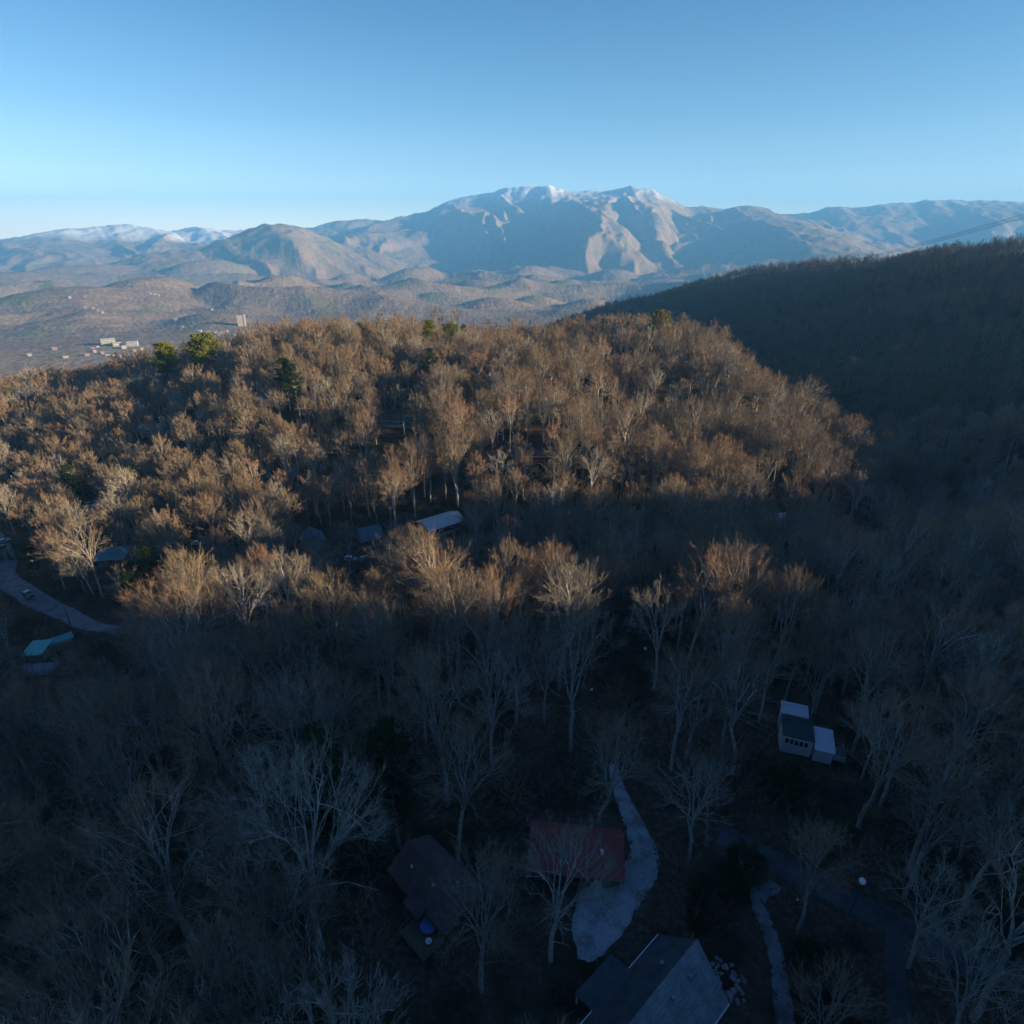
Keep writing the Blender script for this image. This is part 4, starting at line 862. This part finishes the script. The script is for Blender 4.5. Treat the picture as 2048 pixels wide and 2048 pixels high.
# ------------------------------------------------------------------ the distant town
M_TOWN = simple_mat('town_wall', (.42, .40, .37), .15, .02); M_TROOF = simple_mat('town_roof', (.34, .33, .34), .2, .05); M_TWHITE = simple_mat('town_white', (.40, .40, .41), .05, .02); M_TRED = simple_mat('town_red', (.40, .20, .17), .1, .05)
def block(label, px, py, w, d, h, mat, rows=3, cols=6, pitched=False, name='town_building', cat='building', group='buildings of the distant town'):
    w, d, h = w * .72, d * .72, h * .8
    p = ground_at(px, py, 0); o = empty(name, (p[0], p[1], p[2]), math.atan2(-p[0], p[1]) + R((px * 7) % 50 - 25)); tag(o, label, cat, group)
    m = MB(); m.box(-w / 2, w / 2, -d / 2, d / 2, -12, h); m.build('wall', mat, o); m = MB()
    if pitched: m.slab([(-w / 2 - 1, -d / 2 - 1, h + .2), (w / 2 + 1, -d / 2 - 1, h + .2), (w / 2 + 1, 0, h + d * .28), (-w / 2 - 1, 0, h + d * .28)], .4); m.slab([(-w / 2 - 1, .01, h + d * .28), (w / 2 + 1, .01, h + d * .28), (w / 2 + 1, d / 2 + 1, h + .2), (-w / 2 - 1, d / 2 + 1, h + .2)], .4)
    else: m.box(-w / 2 - .4, w / 2 + .4, -d / 2 - .4, d / 2 + .4, h + .01, h + 1.2)
    m.build('roof', M_TROOF if mat is not M_TWHITE else M_TWHITE, o)
    for r in range(rows):
        m = MB(); z = h * (r + .35) / rows
        for k in range(cols): x = -w / 2 + w * (k + .5) / cols; m.box(x - w / cols * .28, x + w / cols * .28, -d / 2 - .12, -d / 2 - .02, z, z + h / rows * .4)
        m.build('window', M_GLASS, o)
    return o
block('tall pale hotel tower standing over the distant town', 482, 652, 30, 22, 52, M_CREAM, 10, 4, name='hotel_tower'); block('narrow second slab joined against the pale hotel tower', 491, 652, 12, 18, 56, M_CREAM, 10, 2, name='hotel_tower')
block('large cream stepped building at the left end of the town', 218, 690, 60, 30, 26, M_CREAM, 4, 10); block('low cream wing right of the large stepped building', 234, 692, 36, 24, 14, M_CREAM, 2, 6)
block('long white building with flat roof beside the blue shaded slope', 266, 692, 46, 26, 18, M_TWHITE, 2, 8); block('small white box building left of the long white one', 248, 697, 20, 18, 11, M_TWHITE, 2, 3)
TB = [(432, 667), (445, 668), (418, 666), (438, 671), (487, 668), (478, 669), (497, 665), (505, 664), (512, 662), (190, 705), (205, 708), (175, 712), (214, 712), (228, 714), (240, 716), (186, 698), (196, 695), (400, 664), (365, 656), (352, 640), (425, 620), (415, 617), (388, 628), (300, 588), (310, 590), (318, 592), (186, 618), (196, 622), (205, 626), (170, 616), (140, 596), (520, 658), (270, 703), (132, 716), (110, 700), (60, 712), (470, 672), (455, 664), (524, 664), (284, 700)]
ANCH = [('the pale hotel tower', 484, 655), ('the large cream stepped building', 225, 690), ('the lone upper slope house', 352, 640), ('the houses on the green knoll', 190, 600)]
rng = np.random.default_rng(9); info = []
for a, b in TB:
    mat = [M_TWHITE, M_TOWN, M_TWHITE, M_TRED][int(rng.integers(0, 4))]; d = [math.hypot(a - x, b - y) for _, x, y in ANCH]; j = int(np.argmin(d))
    info.append(({'town_wall': 'pale tan', 'town_white': 'white', 'town_red': 'brick red'}[mat.name], j, d[j], a, b, mat))
ORD = ['nearest', 'second nearest', 'third nearest', 'fourth nearest', 'fifth nearest', 'sixth nearest', 'seventh nearest', 'eighth nearest', 'ninth nearest', 'tenth nearest', 'eleventh nearest', 'twelfth nearest', 'thirteenth nearest']
for col, j, d, a, b, mat in info:
    rk = sum(1 for q in info if q[0] == col and q[1] == j and q[2] < d)
    block('small %s building, %s of its colour to %s' % (col, ORD[rk], ANCH[j][0]), a, b, rng.uniform(9, 20), rng.uniform(9, 15), rng.uniform(4, 8), mat, 2, 4, True)
# ------------------------------------------------------------------ the woods
def place(kind, name, x, y, rot, sc, label, cat, group, dz=-.3):
    tr, cr, h, w, cb = kind
    o = empty(name, (x, y, hz(x, y) + dz), rot); o.scale = (sc, sc, sc); tag(o, label, cat, group)
    a = bpy.data.objects.new('trunk', tr); C.objects.link(a); a.parent = o
    b = bpy.data.objects.new('crown', cr); C.objects.link(b); b.parent = o
    return o
PLACED = []      # x, y, radius already taken
def free(x, y, r):
    for a, b, c in FOOT:
        if (x - a) ** 2 + (y - b) ** 2 < (c + r * .25) ** 2: return False
    for Q, w in CLEAR:
        if ((Q[:, 0] - x) ** 2 + (Q[:, 1] - y) ** 2).min() < w * w: return False
    return True
# lines of sight kept open: (px, py, radius px, distance along y axis of the thing)
SIGHT = [(k[0], k[1], r, math.hypot(k[2][0], k[2][1])) for n_, k in LM.items() for r in [dict([('the red metal roof', 62), ('the brown shingled roof', 45), ('the big grey shingled roof', 95), ('the white cabin', 52), ('the pale blue metal roof', 46), ('the valley road bend', 42), ('the dark teal roof', 0.1), ('the lavender roof', 0.1), ('the blue grey house', 0.1), ('the rust red roof', 0.1), ('the long white railing', 10)]).get(n_, 14)]]
SIGHT += [(1205, 1830, 62, 47), (1270, 1700, 30, 55), (1200, 1625, 40, 58), (1530, 1850, 36, 52), (1555, 1970, 36, 45), (1640, 1770, 40, 62), (1760, 1840, 40, 62), (852, 1862, 26, 42), (1722, 1770, 22, 60), (1450, 1965, 45, 40), (60, 1190, 55, 160), (130, 1225, 42, 140), (25, 1155, 50, 170), (0, 1090, 50, 190), (190, 1250, 30, 135), (12, 1130, 40, 180), (230, 1100, 24, 170), (85, 1296, 40, 130), (704, 1122, 24, 175), (1400, 1950, 60, 40), (395, 1091, 12, 170), (1315, 1310, 20, 100)]
SIGHT = [(a, b, c, math.hypot(*ground_at(a, b)[:2])) for a, b, c, d in SIGHT if b < 2048]
def blocks(x, y, z, h, w, cb):
    """does the crown stand in a kept line of sight?"""
    px, py, d = project(x, y, z + h * (1 + cb) / 2)
    if d < 5: return False
    rx = FPX * w * .42 / d; ry = FPX * h * (1 - cb) * .42 / d; r = math.hypot(x, y)
    for a, b, s, dist in SIGHT:
        if r < dist - 3 and ((px - a) / (rx + s * .8)) ** 2 + ((py - b) / (ry + s * .8)) ** 2 < 1: return True
    return False
NB = ['nearest', 'second nearest', 'third nearest', 'fourth nearest', 'fifth nearest', 'sixth nearest', 'seventh nearest', 'eighth nearest', 'ninth nearest', 'tenth nearest', 'eleventh nearest', 'twelfth nearest', 'thirteenth nearest', 'fourteenth nearest', 'fifteenth nearest', 'sixteenth nearest', 'seventeenth nearest', 'eighteenth nearest', 'nineteenth nearest', 'twentieth nearest']
rng = np.random.default_rng(77)
# trees singled out in the photograph: crown centre pixel, kind, scale, label
SPECIAL = [
 (1010, 1215, NEAR[1], 1.2, 'broad bare tree with an orange sunlit top, left of two at the centre'),
 (1125, 1205, NEAR[0], 1.2, 'bare tree with orange sunlit top, right of the centre pair'),
 (1152, 1300, NEAR[6], 1.15, 'narrow bare tree with faint pink top below the centre pair'),
 (660, 1230, NEAR[4], 1.2, 'wide bare tree with a dull pink top left of centre'),
 (1010, 1080, NEAR[3], 1.05, 'slender bare tree with glowing orange tip below the pale blue roof'),
 (1255, 1105, NEAR[5], 1.15, 'round topped bare tree with orange crown above the centre pair'),
 (1400, 1165, NEAR[2], 1.2, 'broad tree with bright golden orange crown, largest right of centre'),
 (1475, 1160, NEAR[6], 1.2, 'upright bare tree with orange tips, right of the golden crown'),
 (1182, 930, NEAR[0], 1.0, 'pale branched bare tree alone in the dark hollow'),
 (1325, 1240, NEAR[0], 1.0, 'leaning pale grey bare tree left below the golden crown'),
 (50, 1035, NEAR[4], .95, 'bushy bare tree glowing orange above the valley road bend'),
 (255, 1085, NEAR[7], .9, 'bare tree with pink lit top over the teal roof at left'),
 (420, 1015, NEAR[1], 1.0, 'bare tree with golden crown at the front edge of the lit woods'),
 (1110, 1740, NEAR[0], .95, 'pale many branched bare tree in front of the red metal roof'),
 (955, 1790, NEAR[6], .9, 'tall thin pale tree between the two nearest cabins'),
 (1400, 1590, NEAR[5], .95, 'white barked bare tree right of the red metal roof'),
 (235, 1580, NEAR[4], 1.1, 'wide dark bare tree in the blue shade at lower left'),
 (540, 1590, NEAR[0], 1.1, 'large pale crowned tree left of the dark pine in the blue shade'),
 (905, 1530, NEAR[2], 1.0, 'bare tree with blue grey crown above the brown shingled roof'),
 (1210, 1500, NEAR[1], 1.0, 'bare tree with spreading crown above the red metal roof'),
 (980, 1370, NEAR[0], 1.0, 'bare tree with pale purple grey branches below the centre pair'),
 (840, 1360, NEAR[3], .9, 'small bare tree left of the rounded evergreen'),
 (620, 1330, SNAG, .85, 'dead looking pale tree with bare upright limbs left of centre'),
 (180, 1035, SNAG, .80, 'forked pale snag in front of the grey roof at left'),
 (1880, 1800, NEAR[5], .9, 'pale crooked bare tree right of the dark asphalt road'),
 (1970, 1960, NEAR[0], .78, 'pale crooked tree in the lower right corner'),
 (1650, 1990, NEAR[7], .7, 'small pale bare tree right of the concrete path'),
 (1640, 1730, NEAR[3], .8, 'slim pale tree leaning across the dark asphalt road'),
 (1740, 930, NEAR[2], .95, 'bare tree with one copper top at the lit right edge'),
 (1620, 1080, NEAR[5], .95, 'pale bare tree in front of the lavender roof'),
 (1700, 1120, NEAR[2], 1.0, 'bare tree with faint pink crown right of the lavender roof'),
]
cand = []; S_XY = []
for px, py, kd, sc, lb in SPECIAL:
    h = kd[2] * sc; x, y, z = ground_at(px, py, h * (1 + kd[4]) / 2); S_XY.append((x, y, sc * kd[3] * .4))
    place(kd, 'bare_tree', x, y, rng.uniform(0, 6.28), sc, lb, 'tree', 'bare trees in the foreground and middle distance')
# evergreens: (px, py of the crown centre, pine kind, scale, label)
EV = [(410, 708, 1, 1.2, 'big yellow green pine standing out on the sunlit ridge at left', 1), (335, 716, 1, 1.0, 'olive green pine left of the big yellow green pine', 1), (95, 745, 1, .8, 'small green pine at the left end of the lit ridge', 1),
      (638, 652, 0, .75, 'dull green pine on the ridge line left of centre', 1), (722, 672, 2, .8, 'dark green pine on the ridge left of centre', 1), (860, 672, 2, .8, 'tall dark pine on the ridge, left of the yellow green row', 1), (905, 672, 1, .8, 'yellow green pine low on the ridge left of centre', 1),
      (978, 645, 1, .8, 'yellowish pine on the ridge line, left of the centre three', 1), (1018, 640, 0, .8, 'yellowish pine on the ridge line, middle of the centre three', 1), (1060, 645, 1, .85, 'yellowish pine on the ridge line, right of the centre three', 1),
      (1115, 645, 2, .75, 'dark pine left in the row of dark pines on the ridge', 1), (1135, 648, 0, .75, 'dark pine right in the row of dark pines on the ridge', 1), (1180, 650, 1, .9, 'dark round pine on the ridge right of centre', 1), (1205, 655, 0, .8, 'olive pine beside the dark round pine on the ridge', 1),
      (1320, 650, 0, .9, 'bright lime green pine on the right part of the ridge', 1), (660, 715, 2, .6, 'small star shaped green pine inside the lit woods', 1), (1090, 690, 1, 1.0, 'broad dark green pine in the shaded pocket of the ridge', 1), (1130, 700, 0, 1.0, 'dark pine right of the broad dark pine in the pocket', 1),
      (590, 770, 2, 1.0, 'dark blue green pine beside the pointed gable', 1), (570, 750, 0, 1.0, 'tall dark pine behind the pointed gable', 1), (900, 770, 1, 1.0, 'dark pine in the shaded strip of the lit woods', 1), (960, 745, 0, 1.0, 'dark evergreen below the ridge line at the centre', 1), (860, 735, 2, 1.0, 'dark pine left in the shaded strip below the ridge', 1),
      (1490, 820, 1, 1.0, 'dark pine in the shadow behind the lit right hand trees', 1), (140, 960, 0, 1.0, 'dark green pine left of the grey roof', 1), (165, 985, 2, .9, 'dark narrow pine just left of the grey roof', 1), (270, 960, 1, 1.0, 'dark pine right behind the forked snag', 1),
      (290, 1130, 1, .9, 'dark pine right of the teal roof at left', 1), (265, 1180, 0, .8, 'dark pine below the teal roof at left', 1), (60, 1110, 2, .6, 'small dark pine beside the valley road bend', 1), (640, 1555, 2, .95, 'dark green pine in the shade left of the brown shingled roof', 1),
      (780, 1540, 2, 1.0, 'dark pine above the brown shingled roof', 1), (1400, 1800, 2, .5, 'dark evergreen beside the gravel drive', 1), (1310, 590, 1, .9, 'dark pine on the nose of the right hill', 1), (1340, 600, 0, .9, 'second dark pine on the nose of the right hill', 1), (1282, 608, 2, .8, 'third dark pine on the nose of the right hill', 1)]
for px, py, k, sc, lb, _ in EV:
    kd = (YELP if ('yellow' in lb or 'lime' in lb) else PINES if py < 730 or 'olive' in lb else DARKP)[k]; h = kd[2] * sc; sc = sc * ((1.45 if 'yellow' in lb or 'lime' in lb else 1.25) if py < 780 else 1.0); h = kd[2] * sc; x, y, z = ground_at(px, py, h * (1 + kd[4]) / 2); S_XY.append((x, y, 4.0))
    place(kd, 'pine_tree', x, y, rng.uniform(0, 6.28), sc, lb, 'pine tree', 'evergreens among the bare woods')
for px, py, k, sc, lb in [(855, 1368, 0, .95, 'rounded olive green evergreen alone among bare grey trees near the centre'), (1495, 1722, 0, .72, 'dense green holly like bush at the top of the concrete path'), (1462, 1765, 1, .6, 'low green bush left of the concrete path'),
                          (1640, 1940, 1, .8, 'low dark green shrub right of the concrete path'), (1580, 1560, 1, .8, 'low dark shrub on the slope below the white cabin'), (330, 1200, 1, .9, 'dark shrub above the valley road'), (640, 1480, 1, 1.0, 'dark green shrub under the shaded pines')]:
    kd = LEAFY[k]; x, y, z = ground_at(px, py, kd[2] * sc * .55); S_XY.append((x, y, 2.0)); place(kd, 'evergreen_shrub', x, y, rng.uniform(0, 6.28), sc, lb, 'shrub', 'evergreen shrubs')

# the rest of the woods: jittered grid inside (and a little beside) the view
def wood_points(r0, r1, step, seed):
    g = np.random.default_rng(seed); xs = np.arange(-900, 1100, step); ys = np.arange(-10, 1700, step)
    X, Y = np.meshgrid(xs, ys); X = X + g.uniform(-.42, .42, X.shape) * step; Y = Y + g.uniform(-.42, .42, Y.shape) * step
    X = X.ravel(); Y = Y.ravel(); r = np.hypot(X, Y); az = np.degrees(np.arctan2(X, Y)); lim = 46 + np.degrees(np.arctan(40 / np.maximum(r, 20))) + np.clip(110 - r, 0, 90) * .45
    k = (r > r0) & (r <= r1) & (np.abs(az) < lim)
    return X[k], Y[k]
parts = [wood_points(14, 230, 7.1, 1), wood_points(230, 520, 7.9, 2), wood_points(520, 1650, 9.0, 3)]
X = np.concatenate([p[0] for p in parts]); Y = np.concatenate([p[1] for p in parts]); Z = H(X, Y); RR = np.hypot(X, Y)
gr = np.random.default_rng(4)
dens = fbm(X / 60, Y / 60, 3, 41); keep = gr.uniform(size=len(X)) < np.where(RR < 230, np.interp(dens, [.25, .45, .6], [.35, .85, 1.0]), np.interp(dens, [.30, .42, .5], [.45, .9, 1.0]))
keep &= ~((X > 1 * 0 + 700) & (Y < 300))
# nothing on the far side of the near ridge where it cannot be seen
X, Y, Z, RR = X[keep], Y[keep], Z[keep], RR[keep]
KI = gr.integers(0, 8, len(X)); KI[(KI == 0) & (gr.uniform(size=len(X)) < .4)] = 3; KI[(KI == 5) & (gr.uniform(size=len(X)) < .4)] = 6
SC = gr.triangular(.55, .9, 1.18, len(X)) * np.interp(fbm(X / 45, Y / 45, 2, 44), [.3, .7], [.82, 1.1]); SC *= np.where(RR < 120, 1.12, np.where(RR > 210, np.interp(RR, [370, 420], [1.14, .95]), 1.0))
ROT = gr.uniform(0, 6.283, len(X))
pxx, pyy, dd = project(X, Y, Z + 15)
TOPH = np.array([k[0] for k in KINDS])[KI] * SC
# visibility from the camera past the ridge line (coarse): skip trees sunk more than 35 m behind a nearer canopy
elev = (Z + TOPH) / RR; azb = np.round(np.degrees(np.arctan2(X, Y)) / 1.5).astype(int); vis = np.ones(len(X), bool)
for b in np.unique(azb):
    i = np.where(azb == b)[0]; i = i[np.argsort(RR[i])]; run = np.maximum.accumulate((Z[i] + TOPH[i] * .5) / RR[i]); prev = np.concatenate([[-9], run[:-1]]); vis[i] = elev[i] > prev - .012
X, Y, Z, RR, KI, SC, ROT, TOPH, pxx, pyy, dd = (a[vis] for a in (X, Y, Z, RR, KI, SC, ROT, TOPH, pxx, pyy, dd))
ok = np.ones(len(X), bool)
for i in range(len(X)):
    if RR[i] > 330: continue
    h, w, cb = KINDS[KI[i]][0] * SC[i], KINDS[KI[i]][1] * SC[i], KINDS[KI[i]][2]
    if not free(X[i], Y[i], w / 2) or blocks(X[i], Y[i], Z[i], h, w, cb): ok[i] = False; continue
    for a, b, r in S_XY:
        if (X[i] - a) ** 2 + (Y[i] - b) ** 2 < (r + 2.2) ** 2: ok[i] = False; break
X, Y, Z, RR, KI, SC, ROT, TOPH, pxx, pyy, dd = (a[ok] for a in (X, Y, Z, RR, KI, SC, ROT, TOPH, pxx, pyy, dd))
infr = (dd > 3) & (pxx > -60) & (pxx < 2108) & (pyy > 300) & (pyy < 2130)
size = np.where(infr, TOPH * SC * 100 / np.maximum(dd, 1), 0)
order = np.argsort(-size); n_ind = 300 - len(SPECIAL)
ind = order[:n_ind]; rest = order[n_ind:]
# names for the individual trees: rank them by picture distance from the landmark they stand closest to
for nm_, (a_, b_) in {'the golden orange crown': (1400, 1165), 'the orange topped centre pair': (1070, 1210), 'the olive green evergreen': (855, 1368), 'the dull pink topped tree': (660, 1230),
    'the wide dark tree at lower left': (235, 1580), 'the pale crown at lower left': (540, 1590), 'the pale tree in the corner': (1960, 1950), 'the white barked tree': (1400, 1590), 'the copper topped tree': (1740, 930), 'the orange tree by the road': (50, 1035),
    'the lone pale tree in the hollow': (1182, 930), 'the tree with a glowing tip': (1010, 1080), 'the big yellow green pine': (410, 712), 'the golden crown at left': (420, 1015), 'the dead pale tree': (620, 1330), 'the left photo edge': (0, 1850), 'the right photo edge': (2048, 1150), 'the bottom photo edge': (600, 2048)}.items(): LM[nm_] = (a_, b_, None)
names = list(LM.keys()); LP = np.array([[LM[k][0], LM[k][1]] for k in names])
GRID = {}
for i in ind:
    d = np.hypot(LP[:, 0] - pxx[i], LP[:, 1] - pyy[i]); j = int(np.argmin(d)); dx, dy = pxx[i] - LP[j, 0], pyy[i] - LP[j, 1]
    dr = ('right of' if dx > 0 else 'left of') if abs(dx) > abs(dy) else ('below' if dy > 0 else 'above')
    GRID.setdefault((names[j], dr), []).append((d[j], i))
for (lm, dr), lst in GRID.items():
    lst.sort()
    for q, (d, i) in enumerate(lst):
        k = KI[i]; w = KINDS[k][1]; look = ('pale barked' if k in (0, 5) else 'wide crowned' if w >= 10.5 else 'slim' if w <= 8.5 else 'grey brown')
        lb = '%s bare tree, %s %s %s' % (look, NB[q] if q < 20 else '%dth nearest' % (q + 1) if (q + 1) % 10 not in (1, 2, 3) else '%d%s nearest' % (q + 1, {1: 'st', 2: 'nd', 3: 'rd'}[(q + 1) % 10]), dr, lm)
        kd = (NEAR if (int(i) % 2) else NEARB)[k]
        place(kd, 'bare_tree', X[i], Y[i], ROT[i], SC[i], lb, 'tree', 'bare trees in the foreground and middle distance')
for o_ in S_XY: pass

# everything else as one stuff object: points that carry whole trees
def scatter(name, pts, kinds, rot, scl, protos, kind='stuff'):
    me = bpy.data.meshes.new(name); n = len(pts); me.vertices.add(n); me.vertices.foreach_set('co', np.asarray(pts, np.float32).ravel())
    for nm, tp, arr in (('pick', 'INT', kinds), ('rotz', 'FLOAT', rot), ('scl', 'FLOAT', scl)):
        at_ = me.attributes.new(nm, tp, 'POINT'); at_.data.foreach_set('value', np.asarray(arr, np.int32 if tp == 'INT' else np.float32))
    o = bpy.data.objects.new(name, me); C.objects.link(o)
    pc = bpy.data.collections.new(name + '_kinds')
    for i, p in enumerate(protos):
        q = bpy.data.objects.new('%s_kind_%02d' % (name, i), p); pc.objects.link(q)
    g = bpy.data.node_groups.new(name, 'GeometryNodeTree'); g.interface.new_socket('Geometry', in_out='INPUT', socket_type='NodeSocketGeometry'); g.interface.new_socket('Geometry', in_out='OUTPUT', socket_type='NodeSocketGeometry')
    N = g.nodes; gi = N.new('NodeGroupInput'); go = N.new('NodeGroupOutput'); ip = N.new('GeometryNodeInstanceOnPoints'); ci = N.new('GeometryNodeCollectionInfo'); ci.inputs['Collection'].default_value = pc
    ci.inputs['Separate Children'].default_value = True; ci.inputs['Reset Children'].default_value = True; ip.inputs['Pick Instance'].default_value = True
    def attr(nm, tp): a = N.new('GeometryNodeInputNamedAttribute'); a.data_type = tp; a.inputs['Name'].default_value = nm; return a.outputs['Attribute']
    cx = N.new('ShaderNodeCombineXYZ'); g.links.new(attr('rotz', 'FLOAT'), cx.inputs[2]); e2r = N.new('FunctionNodeEulerToRotation'); g.links.new(cx.outputs[0], e2r.inputs[0])
    sx = N.new('ShaderNodeCombineXYZ'); s_ = attr('scl', 'FLOAT'); [g.links.new(s_, sx.inputs[i]) for i in range(3)]
    g.links.new(gi.outputs[0], ip.inputs['Points']); g.links.new(ci.outputs[0], ip.inputs['Instance']); g.links.new(attr('pick', 'INT'), ip.inputs['Instance Index'])
    g.links.new(e2r.outputs[0], ip.inputs['Rotation']); g.links.new(sx.outputs[0], ip.inputs['Scale']); g.links.new(ip.outputs[0], go.inputs[0])
    md = o.modifiers.new('woods', 'NODES'); md.node_group = g; tag(o, kind=kind); return o
MIDM = []; FARM = []
for k, (h, w, cb, sp, dn) in enumerate(KINDS):
    pale = k in (0, 5); mats = [M_PALE if pale else M_BARK, M_TWIG2 if pale else M_TWIG]
    MIDM.append(joined('mid_tree', bare_tree(200 + k, h, w, cb, 1, sp, dn * 1.5), mats)); FARM.append(joined('far_tree', bare_tree(400 + k, h, w, cb, 2, sp, dn * 1.2), mats))
for k in range(2): FARM.append(joined('far_pine', pine_tree(500 + k, 20, 8, .3, 1), [M_BARK, M_NEEDLE]))
for k, (h, w, cb, sp, dn) in enumerate(KINDS): FARM.append(joined('far_shaded_tree', bare_tree(440 + k, h, w, cb, 2, sp, dn * 1.1), [M_BARK_SHADE, M_TWIG_SHADE]))  # darker copies for the right hill, its shade painted into bark and twigs
rest = rest[RR[rest] > 8]
kk = KI[rest].copy(); far = RR[rest] > 430; kk[far] += 8
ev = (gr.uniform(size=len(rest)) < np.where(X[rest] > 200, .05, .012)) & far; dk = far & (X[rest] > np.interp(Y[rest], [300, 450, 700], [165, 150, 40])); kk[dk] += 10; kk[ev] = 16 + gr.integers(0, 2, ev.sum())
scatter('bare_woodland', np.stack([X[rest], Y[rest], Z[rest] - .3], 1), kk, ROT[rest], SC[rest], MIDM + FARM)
print('trees', len(ind), len(rest), 'far', far.sum())
# brush and saplings on the forest floor
g = np.random.default_rng(8); n = 5200; r = np.sqrt(g.uniform(18 ** 2, 240 ** 2, n)); az = g.uniform(R(-58), R(58), n); bx, by = r * np.sin(az), r * np.cos(az)
k = np.array([free(a, b, .5) for a, b in zip(bx, by)]); bx, by = bx[k], by[k]
BR = [mesh_data('brush', *brush_clump(600 + i, h), [M_BRUSH if i < 3 else M_TWIG]) for i, h in enumerate((2.2, 3.0, 1.6, 4.2))]
scatter('undergrowth', np.stack([bx, by, H(bx, by) - .1], 1), g.integers(0, 4, len(bx)), g.uniform(0, 6.28, len(bx)), g.uniform(.6, 1.3, len(bx)), BR)
